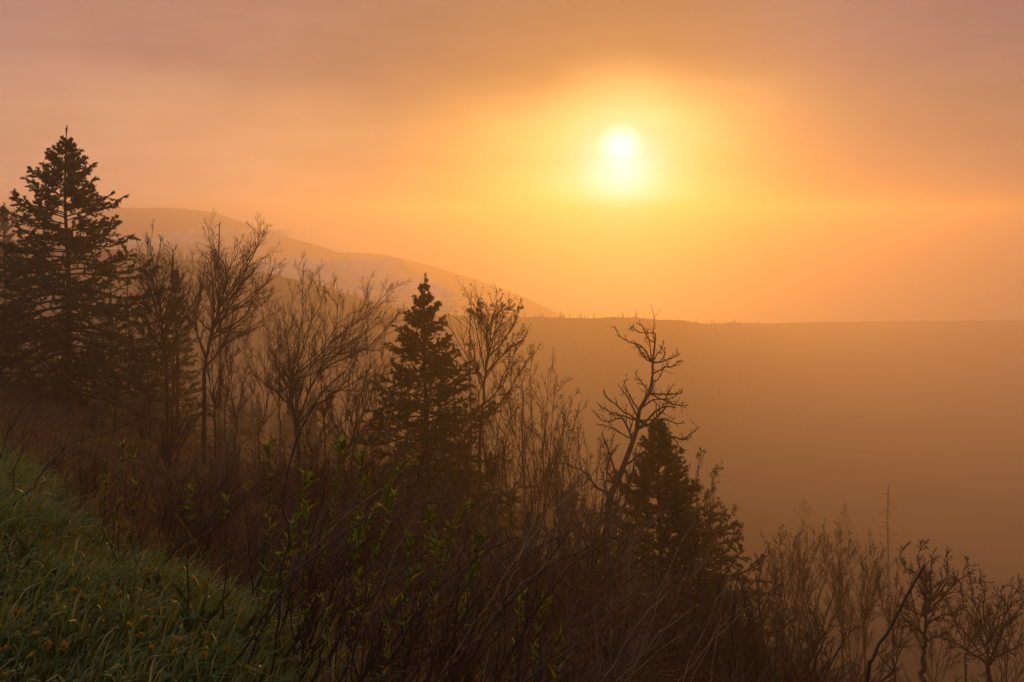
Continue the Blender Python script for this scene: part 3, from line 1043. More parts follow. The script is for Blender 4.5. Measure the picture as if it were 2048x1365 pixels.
def far_spruce_mesh(seed, tiers=7):
    rng = np.random.default_rng(seed)
    V, T = [(0, 0, 1.0)], []
    for k in range(tiers):
        z0 = 1.0 - (k + 0.15) / tiers * 0.95
        z1 = z0 - 1.35 / tiers
        r = 0.22 * ((k + 1) / tiers) ** 0.8
        n = 7
        c = len(V)
        V.append((0, 0, z0))
        for j in range(n):
            a = j * 6.283 / n + rng.random()
            rr = r * rng.uniform(0.6, 1.15)
            V.append((math.cos(a) * rr, math.sin(a) * rr, z1 + rng.normal() * 0.02))
            a2 = a + 0.45
            V.append((math.cos(a2) * rr * 0.45, math.sin(a2) * rr * 0.45, z1 + 0.06))
        m = 2 * n
        for j in range(m):
            T.append((c, c + 1 + j, c + 1 + (j + 1) % m))
    c = len(V)
    for z in (-0.1, 0.95):
        for j in range(3):
            r = 0.018 if z < 0 else 0.003
            V.append((math.cos(j * 2.1) * r, math.sin(j * 2.1) * r, z))
    for j in range(3):
        a, b = c + j, c + (j + 1) % 3
        T += [(a, b, b + 3), (a, b + 3, a + 3)]
    return np.array(V), np.array(T)


FAR = [far_spruce_mesh(s) for s in (1, 2, 3, 4)]
FAR_ME = [mesh("far_spruce", v, t, mat=M_FAR_NEEDLE) for v, t in FAR]
rngf = np.random.default_rng(77)


def surface_point(V, row, col):
    r, c = min(int(row), V.shape[0] - 2), min(int(col), V.shape[1] - 2)
    fr, fc = row - r, col - c
    return ((V[r, c] * (1 - fc) + V[r, c + 1] * fc) * (1 - fr) + (V[r + 1, c] * (1 - fc) + V[r + 1, c + 1] * fc) * fr)


def photo_x(p):
    d = p - EYE
    return 1024 + FPX * d[0] / d[1], HORIZON - FPX * d[2] / d[1]


def crest_forest(V, n, hmin, hmax, label, group, xlim, rows=(12.5, 15.3)):
    k = 0
    tries = 0
    while k < n and tries < 4000:
        tries += 1
        p = surface_point(V, 15 + (rngf.random() ** 2) * -2.2 + 0.3, rngf.uniform(0, V.shape[1] - 2))
        x, y = photo_x(p)
        if not xlim[0] < x < xlim[1]:
            continue
        o = link("spruce_tree", FAR_ME[int(rngf.integers(4))], None, p)
        h = hmin + (hmax - hmin) * rngf.random() ** 1.6
        o.scale = (h * rngf.uniform(0.9, 1.3), h * 1.1, h)
        o.rotation_euler = (0, 0, rngf.random() * 6.28)
        tag(o, label, "spruce tree", group)
        k += 1


def slope_forest(name, V, n, hmin, hmax, rows, label):
    vs, ts, base = [], [], 0
    for k in range(n):
        p = surface_point(V, rngf.uniform(*rows), rngf.uniform(0, V.shape[1] - 2))
        v, t = FAR[int(rngf.integers(4))]
        h = rngf.uniform(hmin, hmax)
        a = rngf.random() * 6.28
        R = np.array(((math.cos(a), -math.sin(a), 0), (math.sin(a), math.cos(a), 0), (0, 0, 1)))
        vs.append((v * np.array((h * 1.2, h * 1.2, h))) @ R.T + p)
        ts.append(t + base)
        base += len(v)
    tag(link(name, mesh(name, np.concatenate(vs), np.concatenate(ts), mat=M_FAR_NEEDLE)), label, "forest", kind="stuff")


crest_forest(spur, 170, 1.8, 4.4, "small hazy spruce on the crest of the spur that falls from the left", "spruces along the hazy spur", (235, 860))
crest_forest(flat_ridge, 150, 1.4, 3.8, "tiny hazy spruce on the flat ridge below the sun", "spruces along the flat ridge", (890, 1650))
slope_forest("spur_forest", spur, 520, 2.0, 4.2, (4, 14.5), "hazy forest covering the spur below its crest")
slope_forest("ridge_forest", flat_ridge, 480, 1.8, 3.8, (5, 14.6), "hazy forest covering the flat ridge below the sun")

# forest down the hillside, lost in the fog
vs, ts, base = [], [], 0
for k in range(1500):
    dep = rngf.uniform(60, 320)
    px = rngf.uniform(200, 2150)
    p = at(px, 1000, dep)
    z = gz(p[0], p[1])
    v, t = FAR[int(rngf.integers(4))]
    h = rngf.uniform(3, 7)
    top = photo_x(np.array((p[0], p[1], z + h)))[1]
    if px > 1150 or top < 760:
        continue
    vs.append(v * np.array((h * 1.2, h * 1.2, h)) + np.array((p[0], p[1], z)))
    ts.append(t + base)
    base += len(v)
tag(link("valley_forest", mesh("valley_forest", np.concatenate(vs), np.concatenate(ts), mat=M_FAR_NEEDLE)), "dim forest on the slope below, lost in the fog", "forest", kind="stuff")

# ------------------------------------------------------------------ brush on the slope


def shrub_mesh(name, seed, stems=8, h=1.0, lean=(0.25, 0.05), mat=M_TWIG, n1=8, n2=4, rmin=0.004, r0=0.011, wide=0.45, n3=0):
    rng = np.random.default_rng(seed)
    P = []
    for k in range(stems):
        a = rng.random() * 6.283
        o = np.array((math.cos(a), math.sin(a), 0)) * wide * rng.uniform(0.2, 1.0)
        hh = h * rng.uniform(0.6, 1.05)
        b = np.array((rng.normal() * 0.08, rng.normal() * 0.08, -0.25))
        P.append(resample([b, b * 0.5 + o * 0.25 + np.array((0, 0, hh * 0.35)), o * 0.7 + np.array((lean[0] * 0.5, lean[1] * 0.5, hh * 0.72)), o + np.array((lean[0], lean[1], hh))], 7))
    P = np.array(P)
    R = np.linspace(r0, rmin, 7)[None].repeat(stems, 0)
    C1, R1 = sprout(P, R, n1, 0.2, 1.0, (0.2, 0.45), (14, 42), 5, 0.45, 0.12, 0.5, 0.65, rmin, rng=rng)
    C2, R2 = sprout(C1, R1, n2, 0.15, 1.0, (0.3, 0.6), (16, 45), 4, 0.3, 0.12, 0.4, 0.8, rmin * 0.85, rng=rng)
    t = Tubes().add(P, R, 4).add(C1, R1, 3).add(C2, R2, 3)
    if n3:
        C3, R3 = sprout(C2, R2, n3, 0.2, 1.0, (0.3, 0.6), (16, 45), 3, 0.3, 0.12, 0.4, 0.8, rmin * 0.8, rng=rng)
        t.add(C3, R3, 3)
    return t.mesh(name, mat)


SHRUBS = [shrub_mesh("shrub_far", 200 + k, 8, 1.0, rmin=0.0034, r0=0.015, n1=8, n2=5, n3=2, mat=M_TWIG if k < 3 else M_TWIG_PALE) for k in range(5)]
SHRUBS_NEAR = [shrub_mesh("shrub_near", 220 + k, 9, 1.0, lean=(0.45, 0.0), rmin=0.0017, r0=0.0085, n1=6, n2=3, wide=0.35, mat=M_TWIG if k % 2 else M_TWIG_PALE) for k in range(4)]
rngs = np.random.default_rng(88)
count = 0
tries = 0
while count < 270 and tries < 9000:
    tries += 1
    dep = 3.6 + 30.0 * rngs.random() ** 0.95
    px = rngs.uniform(-120, 2170)
    p = at(px, 1000, dep)
    x, y = float(p[0]), float(p[1])
    u = (x + y) * S2
    if u < 1.95 + 0.06 * dep:
        continue
    z = gz(x, y)
    near = dep < 9.5
    if near and px > 420 and (dep < 5.4 or rngs.random() < 0.35):
        continue
    h = (rngs.uniform(0.5, 1.2) if u > 2.8 else rngs.uniform(0.3, 0.6)) if near else rngs.uniform(1.0, 2.4)
    # keep the outline of the brush under the trees as the photograph has it
    lim = np.interp(px, (0, 300, 600, 900, 1100, 1400, 1500, 1750, 2048), (770, 790, 860, 910, 940, 1070, 1140, 1150, 1190))
    top = photo_x(np.array((x, y, z + h)))[1]
    if top < lim + rngs.uniform(-20, 60):
        continue
    o = link("bare_shrub", (SHRUBS_NEAR[int(rngs.integers(4))] if near else SHRUBS[int(rngs.integers(5))]), None, (x, y, z))
    o.scale = (h * rngs.uniform(0.9, 1.4), h * rngs.uniform(0.9, 1.3), h)
    o.rotation_euler = (rngs.normal() * 0.06, rngs.normal() * 0.06, rngs.normal() * 0.7 if near else rngs.random() * 6.28)
    if near:
        tag(o, "leafless brown shrub in the near thicket below the grass bank", "shrub", "near shrubs of the thicket")
    else:
        k = int(np.searchsorted((330, 640, 960, 1200, 1480, 1720), px))
        where = ("in the brush below the tall spruce", "in the brush below the vase shaped bare trees", "in the brush left below the middle spruce", "in the brush right below the middle spruce",
                 "in the brush around the dead tree", "in the brush at the lower right, left of the leaning stick", "in the brush right of the leaning stick")[k]
        tag(o, "leafless brown shrub " + where, "shrub", "shrubs " + where)
    count += 1

# low brush along the edge of the bank
for k in range(80):
    vv = rngs.uniform(0.2, 9.5)
    uu = rngs.uniform(2.0, 4.6)
    x, y = (uu - vv) * S2, (uu + vv) * S2
    px = 1024 + FPX * x / y
    if not -60 < px < 1100:
        continue
    h = rngs.uniform(0.28, 0.5) if uu < 2.7 else rngs.uniform(0.45, 0.85)
    o = link("bare_shrub", SHRUBS_NEAR[int(rngs.integers(4))], None, (x, y, gz(x, y)))
    o.scale = (h * rngs.uniform(1.0, 1.5), h * rngs.uniform(0.9, 1.3), h)
    o.rotation_euler = (rngs.normal() * 0.06, rngs.normal() * 0.06, rngs.normal() * 0.7)
    tag(o, "low leafless shrub along the border of grass and thicket", "shrub", "low shrubs along the border of the grass")

# dry undergrowth: uncountable thin stalks over the slope
n = 7000
rngu = np.random.default_rng(90)
dep = 3.2 + 27 * rngu.random(n) ** 1.3
px = rngu.uniform(-150, 2200, n)
rr = np.array([ray(a, 1000)[0] for a in (0, 1024, 2048)])
x = dep * (rr[0] + (rr[2] - rr[0]) * px / 2048)
y = dep
u = (x + y) * S2
ok = u > 1.7 + rngu.random(n) * 0.5
x, y, dep = x[ok], y[ok], dep[ok]
n = len(x)
z = ground_h(x, y)
B = np.stack((x, y, z - 0.05), -1)
hh = rngu.uniform(0.25, 0.75, n) * np.interp(dep, (3, 12, 30), (0.8, 1.1, 1.4))
d = unit(np.stack((rngu.normal(size=n) * 0.75 + 0.2, rngu.normal(size=n) * 0.6, np.full(n, 1.0)), -1))
m1 = B + d * (hh * 0.5)[:, None]
d2 = unit(d + np.stack((rngu.normal(size=n) * 0.3 + 0.15, rngu.normal(size=n) * 0.3, rngu.normal(size=n) * 0.2 - 0.1), -1))
UP = np.stack((B, m1, m1 + d2 * (hh * 0.5)[:, None]), 1)
UR = (0.0014 + 0.00024 * dep)[:, None] * np.array((1.0, 0.8, 0.4))[None]
tag(link("dry_undergrowth", Tubes().add(UP, UR, 3).mesh("dry_undergrowth", M_TWIG)), "dry brown stalks and twigs covering the slope below the trees", "undergrowth", kind="stuff")

# ------------------------------------------------------------------ grass bank


def project(x, y, z):
    dx, dy, dz = x - EYE[0], np.maximum(y - EYE[1], 1e-3), z - EYE[2]
    return 1024 + FPX * dx / dy, HORIZON - FPX * dz / dy, y - EYE[1]


def grass(name, n, seed, hr, label, umax=2.0, width=0.0042, dry=0.07):
    rng = np.random.default_rng(seed)
    v0 = rng.uniform(-0.5, 13.0, n * 4)
    u0 = rng.uniform(-3.2, umax, n * 4)
    # tussocks: pull blades to nearby clump centres
    cx = np.floor(v0 * 5) / 5 + 0.1 + 0.08 * np.sin(v0 * 37)
    cu = np.floor(u0 * 5) / 5 + 0.1
    pull = rng.random(n * 4) * 0.55
    v0 = v0 * (1 - pull) + cx * pull
    u0 = u0 * (1 - pull) + cu * pull
    x = (u0 - v0) * S2
    y = (u0 + v0) * S2
    z = ground_h(x, y)
    X, Y, D = project(x, y, z + 0.1)
    edge = np.clip((umax - u0) / 0.8, 0, 1) ** 1.3
    keep = (D > 0.9) & (X > -160) & (X < 1150) & (Y < 1520) & (Y > 700) & (rng.random(n * 4) < edge * np.clip(5.0 / np.maximum(D, 1), 0.25, 1))
    i = np.nonzero(keep)[0][:n]
    x, y, z, D, u0 = x[i], y[i], z[i], D[i], u0[i]
    n = len(i)
    patch = 0.5 + 0.5 * vnoise(x * 2.2, y * 2.2, 12)
    h = rng.uniform(*hr, n) * (0.45 + 1.0 * patch)
    a = rng.normal(size=n) * 1.9 + 0.2
    lean = rng.uniform(0.05, 1.1, n) ** 1.3
    L = np.stack((np.cos(a), np.sin(a), np.zeros(n)), -1) * lean[:, None]
    L[:, 0] += 0.25
    B = np.stack((x, y, z - 0.015), -1)
    upv = np.array((0, 0, 1.0))
    side = unit(np.stack((-L[:, 1], L[:, 0], rng.normal(size=n) * 0.3), -1) + rng.normal(size=(n, 3)) * 0.35)
    w = width * rng.uniform(0.6, 1.5, n)
    rows = []
    for s_, ws in ((0.0, 0.8), (0.35, 1.0), (0.7, 0.72)):
        c = B + (upv * (s_ * (1 - 0.22 * lean[:, None] * s_)) + L * s_ * s_ * 0.8) * h[:, None]
        rows += [c - side * (w * ws)[:, None], c + side * (w * ws)[:, None]]
    rows.append(B + (upv * (1 - 0.42 * lean[:, None]) + L * 0.85) * h[:, None])
    V = np.stack(rows, 1)
    base = np.arange(n)[:, None] * 7
    Q = np.concatenate((base + np.array((0, 1, 3, 2)), base + np.array((2, 3, 5, 4))))
    T = base + np.array((4, 5, 6))
    tint = np.clip(0.12 + 0.45 * patch + rng.normal(size=n) * 0.14, 0, 0.85)
    tint = np.where(rng.random(n) < dry, 1.0, tint)
    tag(link(name, mesh(name, V, T, Q, mat=M_GRASS, attr=np.repeat(tint, 7))), label, "grass", kind="stuff")


grass("grass", 70000, 101, (0.06, 0.18), "dewy green grass on the bank at the lower left", umax=2.65)
grass("tall_grass", 4500, 102, (0.16, 0.32), "taller grass blades standing out of the bank at the lower left", umax=2.75, width=0.0034, dry=0.16)


def hit_bank(px, py, lift):
    """where the sight line comes down to a height above the bank"""
    r = ray(px, py)
    t = 0.8
    while t < 30:
        p = EYE + r * t
        if p[2] < gz(p[0], p[1]) + lift:
            return p
        t += 0.02
    return EYE + r * 4


# ---- small round leaves of clover between the blades
rngc = np.random.default_rng(103)
nc = 9000
vv = rngc.uniform(-0.3, 9.0, nc)
uu = rngc.uniform(-3.0, 1.9, nc)
cx_, cy_ = (uu - vv) * S2, (uu + vv) * S2
sel = (vnoise(cx_ * 1.7, cy_ * 1.7, 31) > -0.1) & (cy_ > 0.9)
cx_, cy_ = cx_[sel], cy_[sel]
nc = len(cx_)
cen = np.stack((cx_, cy_, ground_h(cx_, cy_) + rngc.uniform(0.03, 0.11, nc)), -1)
nrm = unit(np.stack((rngc.normal(size=nc) * 0.5, rngc.normal(size=nc) * 0.5 - 0.2, np.ones(nc)), -1))
ta = unit(np.cross(nrm, rngc.normal(size=(nc, 3))))
tb_ = np.cross(nrm, ta)
cv, ct = [], []
for lobe in range(3):
    an = lobe * 2.094
    dr = math.cos(an) * ta + math.sin(an) * tb_
    sd = -math.sin(an) * ta + math.cos(an) * tb_
    r_ = rngc.uniform(0.008, 0.016, nc)[:, None]
    cv.append(np.stack((cen, cen + dr * r_ * 0.7 + sd * r_ * 0.55, cen + dr * r_ * 1.15 + sd * r_ * 0.25 - nrm * r_ * 0.15, cen + dr * r_ * 1.15 - sd * r_ * 0.25 - nrm * r_ * 0.15, cen + dr * r_ * 0.7 - sd * r_ * 0.55), 1))
cv = np.concatenate(cv)
cb = np.arange(len(cv))[:, None] * 5
ct = np.concatenate((cb + np.array((0, 1, 2)), cb + np.array((0, 2, 3)), cb + np.array((0, 3, 4))))
tag(link("clover", mesh("clover", cv, ct, mat=M_GRASS, attr=np.repeat(np.tile(rngc.uniform(0.15, 0.7, nc), 3), 5))), "low clover leaves between the grass blades of the bank", "clover", kind="stuff")

# ---- wilted yellow flowers


def flower_parts(seed):
    rng = np.random.default_rng(seed)
    V, T = [], []
    for k in range(30):
        a = rng.random() * 6.283
        el = rng.uniform(0.25, 1.2)
        ln = rng.uniform(0.011, 0.02)
        d = np.array((math.cos(a) * math.cos(el), math.sin(a) * math.cos(el), math.sin(el)))
        s = np.array((-math.sin(a), math.cos(a), 0)) * 0.0026
        c = len(V)
        V += [tuple(-s * 0.6), tuple(s * 0.6), tuple(d * ln * 0.7 + s), tuple(d * ln * 0.7 - s), tuple(d * ln + np.array((0, 0, rng.normal() * 0.003)))]
        T += [(c, c + 1, c + 2), (c, c + 2, c + 3), (c + 3, c + 2, c + 4)]
    head = mesh("petals", V, T, mat=M_PETAL)
    cup = Tubes().add(np.array([[(0, 0, -0.012), (0, 0, -0.004), (0, 0, 0.006)]]), np.array([[0.003, 0.007, 0.0055]]), 7).mesh("calyx", M_STEM)
    return head, cup


FLOWERS = [flower_parts(s) for s in (1, 2, 3)]
Z5 = zoomed(0, 780, 2.333)
FLOWER_SPOTS = [((695, 880), "beside a twin near the middle of the bank"), ((680, 842), "just above its twin near the middle of the bank"), ((380, 970), "on the left half of the bank, right of a smaller one"),
                ((350, 943), "small, on the left half of the bank"), ((72, 1040), "near the left edge, left of a pair"), ((100, 1048), "near the left edge, right of a pair"), ((470, 1080), "bright, under the middle of the bank"),
                ((670, 1070), "right of the bright one under the middle of the bank"), ((165, 1150), "lower left, above a larger one"), ((215, 1190), "large, lower left of the bank"), ((20, 1215), "cut by the left edge near the bottom"),
                ((145, 1250), "faded, at the lower left below two others"), ((655, 1150), "left of the broad leaves, upper one"), ((825, 1172), "just below the broad leaves"), ((700, 1210), "drooping, left below the broad leaves"),
                ((820, 1230), "under the one just below the broad leaves"), ((950, 1245), "brown and wilted, right below the broad leaves"), ((600, 1105), "small brown one between brighter ones"), ((485, 925), "brown one in the upper middle of the bank"),
                ((1055, 1210), "right of the wilted brown one"), ((1110, 1290), "near the bottom right of the bank"), ((1150, 1302), "lowest at the bottom right of the bank"), ((560, 955), "thin one in the middle of the bank"),
                ((300, 1203), "small one right of the large one at the lower left"), ((20, 1340), "in the bottom left corner")]
for k, (sp, where) in enumerate(FLOWER_SPOTS):
    a, b = Z5([sp])[0]
    p = hit_bank(a, b, 0.14)
    zb = gz(p[0], p[1])
    H = p[2] - zb
    o = thing("wild_flower", (p[0], p[1], zb), "wilted yellow flower " + where, "flower", "wilted flowers in the grass")
    rk = np.random.default_rng(300 + k)
    bend = rk.normal(size=2) * 0.02
    st = resample([(bend[0] * -1, bend[1] * -1, -0.03), (bend[0], bend[1], H * 0.5), (0, 0, H)], 6)
    link("stem", Tubes().add(st[None], np.full((1, 6), 0.0019), 5).mesh("stem", M_STEM), o)
    head, cup = FLOWERS[k % 3]
    sc_ = 0.85 + 0.5 * rk.random()
    for nm, me in (("flower_head", head), ("calyx", cup)):
        c = link(nm, me, o, (0, 0, H))
        c.rotation_euler = (rk.normal() * 0.45, rk.normal() * 0.45, rk.random() * 6)
        c.scale = (sc_,) * 3

# ---- two pale seed heads at the bottom of the picture


def seed_head(px, py, label, size):
    p = hit_bank(px, py, 0.22)
    zb = gz(p[0], p[1])
    H = p[2] - zb
    rk = np.random.default_rng(int(px))
    o = thing("seed_head", (p[0], p[1], zb), label, "flower", "pale seed heads")
    st = resample([(0.02, 0, -0.03), (0.015, 0.01, H * 0.5), (0, 0, H)], 6)
    link("stem", Tubes().add(st[None], np.full((1, 6), 0.0026), 5).mesh("stem", M_STEM), o)
    n = 70
    d = unit(rk.normal(size=(n, 3)) + np.array((0, 0, 1.1)))
    P = np.stack((np.zeros((n, 3)), d * size * 0.5, d * size * rk.uniform(0.8, 1.1, (n, 1))), 1) + np.array((0, 0, H))
    link("bristles", Tubes().add(P, np.broadcast_to(np.array((0.0012, 0.001, 0.0005)), (n, 3)), 3).mesh("bristles", M_STRAW), o)["kind"] = "stuff"


seed_head(594, 1322, "pale round seed head on a stalk at the bottom, left of another", 0.022)
seed_head(658, 1352, "pale spiky seed head at the bottom edge, right of another", 0.028)

# ---- broad leaves in the grass


def blade_leaf(name, length, width, mat, fold=0.25, curl=0.25, n=7, tip=0.9):
    s = np.linspace(0, 1, n)
    w = width * np.sin(np.clip(s ** tip, 0, 1) * math.pi) ** 0.75
    w[0] = width * 0.08
    w[-1] = 0.0
    rows = []
    for k in range(n):
        c = np.array((0, length * s[k] * (1 - 0.12 * curl * s[k]), length * curl * (s[k] - s[k] ** 2 * 1.6)))
        e = np.array((w[k], 0, abs(w[k]) * fold + 0.06 * width * math.sin(k * 2.2)))
        f = np.array((-w[k], 0, abs(w[k]) * fold - 0.06 * width * math.sin(k * 2.2 + 1)))
        rows.append((f, c, e))
    V = np.array(rows).reshape(-1, 3)
    Q = []
    for k in range(n - 1):
        for j in range(2):
            a = k * 3 + j
            Q.append((a, a + 1, a + 4, a + 3))
    return mesh(name, V, quads=Q, mat=mat, smooth=True)


DOCKS = [blade_leaf("dock_leaf", 0.17, 0.026, M_DOCK, 0.35, 0.3), blade_leaf("dock_leaf", 0.14, 0.03, M_DOCK, 0.3, 0.45), blade_leaf("dock_leaf", 0.2, 0.022, M_DOCK, 0.4, 0.2)]


def broadleaf(px, py, label, n, seed, size=1.0):
    rk = np.random.default_rng(seed)
    p = hit_bank(px, py, 0.0)
    o = thing("broadleaf_plant", (p[0], p[1], gz(p[0], p[1])), label, "plant", "broad leaved plants in the grass")
    for k in range(n):
        c = link("leaf", DOCKS[int(rk.integers(3))], o, (rk.normal() * 0.02, rk.normal() * 0.02, 0.0))
        c.rotation_euler = (rk.uniform(0.75, 1.35), rk.normal() * 0.25, k * 6.283 / n + rk.normal() * 0.3)
        sc_ = size * rk.uniform(0.8, 1.25)
        c.scale = (sc_, sc_, sc_)


for k, (a_, b_, lab_) in enumerate([(110, 1010, "broad leaves high on the bank near the left edge"), (170, 1060, "broad leaves on the upper left part of the bank"), (300, 1170, "broad leaves at the middle of the bank"),
                                    (150, 1200, "broad leaves left of the middle of the bank"), (430, 1335, "broad leaves at the bottom of the bank below the largest clump"), (120, 1330, "broad leaves low near the bottom left corner"),
                                    (540, 1345, "broad leaves at the bottom end of the bank"), (260, 1235, "broad leaves right of the large wilted flower"), (60, 1110, "broad leaves at the left edge above the middle")]):
    broadleaf(a_, b_, lab_, 5, 40 + k, 0.85)
broadleaf(402, 1262, "upright broad green leaves, largest clump on the bank near the thicket", 8, 1, 1.25)
broadleaf(372, 1275, "broad green leaves just left of the largest clump", 5, 2, 1.0)
broadleaf(478, 1290, "broad pale leaves right of the largest clump, near the thicket", 6, 3, 1.15)
broadleaf(312, 1302, "single clump of broad leaves left of centre low on the bank", 4, 4, 1.0)
broadleaf(232, 1310, "broad leaves low on the left part of the bank", 4, 5, 0.9)
broadleaf(325, 1352, "broad leaves at the bottom edge of the bank", 4, 6, 1.0)
broadleaf(235, 1135, "low broad leaves in the upper middle of the bank", 5, 7, 0.8)
broadleaf(40, 1250, "broad leaves near the left edge of the bank", 4, 8, 0.8)

# ------------------------------------------------------------------ leafy shoots in front of the thicket
LEAVES = [blade_leaf("shoot_leaf", 0.05, 0.010, M_LEAF, 0.4, 0.35), blade_leaf("shoot_leaf", 0.04, 0.011, M_LEAF, 0.3, 0.5), blade_leaf("shoot_leaf", 0.06, 0.009, M_LEAF, 0.5, 0.25)]
BIG_LEAF = blade_leaf("shoot_leaf", 0.06, 0.019, M_LEAF, 0.25, 0.3)


def stem_thing(name, pts, depth, r0, r1, label, cat, group=None, mat=M_CANE, seed=0, knots=0.0, n=16, dy=0.0, side=0):
    """one woody stem along a sight-line path, rooted in the ground"""
    rng = np.random.default_rng(seed)
    b = at(*pts[0], depth)
    base = np.array((b[0], b[1], gz(b[0], b[1])))
    P = [at(a, c, depth + dy * k / max(len(pts) - 1, 1)) for k, (a, c) in enumerate(pts)]
    # carry the stem on downwards until it meets the ground
    low = []
    dn = unit(P[0] - P[1])
    dn = unit(np.array((dn[0], dn[1], min(dn[2], -0.35))))
    q_ = P[0].copy()
    for _ in range(60):
        if q_[2] < gz(q_[0], q_[1]) - 0.04:
            break
        q_ = q_ + dn * 0.06
        dn = unit(dn + np.array((0, 0, -0.02)))
    if np.linalg.norm(q_ - P[0]) > 0.08:
        low = [q_]
        base = np.array((q_[0], q_[1], gz(q_[0], q_[1])))
    path = resample(np.array(low + P), n) + 0.0
    path[1:-1] += rng.normal(size=(n - 2, 3)) * 0.0016 * depth
    rad = np.linspace(r0, r1, n)
    if knots:
        rad = rad * (1 + knots * (rng.random(n) > 0.62) * rng.random(n))
    o = thing(name, base, label, cat, group)
    path = path - base
    tb = Tubes().add(path[None], rad[None], 6)
    if side:
        C, CR = sprout(path[None], rad[None], side, 0.3, 0.98, (0.05, 0.2), (20, 55), 5, 0.3, 0.1, rng=rng, rmin=max(r1 * 0.6, 0.0011))
        link("stem", tb.mesh("stem", mat), o)
        for k in range(len(C)):
            link("twig", Tubes().add(C[k:k + 1], CR[k:k + 1], 4).mesh("twig", mat), o)
    else:
        link("stem", tb.mesh("stem", mat), o)
    # small buds along the stem
    p, d, t = points_on(path[None], 14, 0.3, 1.0, rng)
    bd = unit(d * 0.8 + rng.normal(size=d.shape) * 0.7)
    v, tt = tris_at(p, bd, 0.003 * depth, 0.0016 * depth, rng)
    link("buds", mesh("buds", v, tt, mat=mat), o)["kind"] = "stuff"
    return o, path


def leafy(pts, depth, label, seed, n=12, t0=0.35, size=1.0, bigleaf=0.08):
    rng = np.random.default_rng(seed)
    o, path = stem_thing("leafy_shoot", pts, depth, 0.0046, 0.002, label, "shoot", "leafy shoots before the thicket", seed=seed)
    L = len(path)
    for k in range(n):
        t = t0 + (1 - t0) * max((k + 0.5 + rng.normal() * 0.35) / n, 0.0) ** 0.85
        t = min(max(t, 0.05), 0.999)
        f = t * (L - 1)
        i = int(f)
        p = path[i] * (1 - f + i) + path[i + 1] * (f - i)
        d = unit(path[i + 1] - path[i])
        az = rng.random() * 6.283
        cnt = int(rng.integers(1, 4)) if t < 0.93 else 4
        node = rng.uniform(0.45, 1.15) * (0.7 + 0.45 * t)
        for m in range(cnt):
            c = link("leaf", BIG_LEAF if rng.random() < bigleaf else LEAVES[int(rng.integers(3))], o, p)
            am = az + m * 6.283 / cnt + rng.normal() * 0.5
            out_d = Vector((math.cos(am), math.sin(am), rng.normal() * 0.2)) * rng.uniform(0.25, 1.0) + Vector(d) * rng.uniform(0.5, 1.3)
            c.rotation_euler = (out_d.to_track_quat('Y', 'Z') @ Matrix.Rotation(rng.normal() * 0.7, 3, 'Y').to_quaternion()).to_euler()
            sc_ = size * node * rng.uniform(0.7, 1.6)
            c.scale = (sc_ * rng.uniform(0.8, 1.3), sc_, sc_)


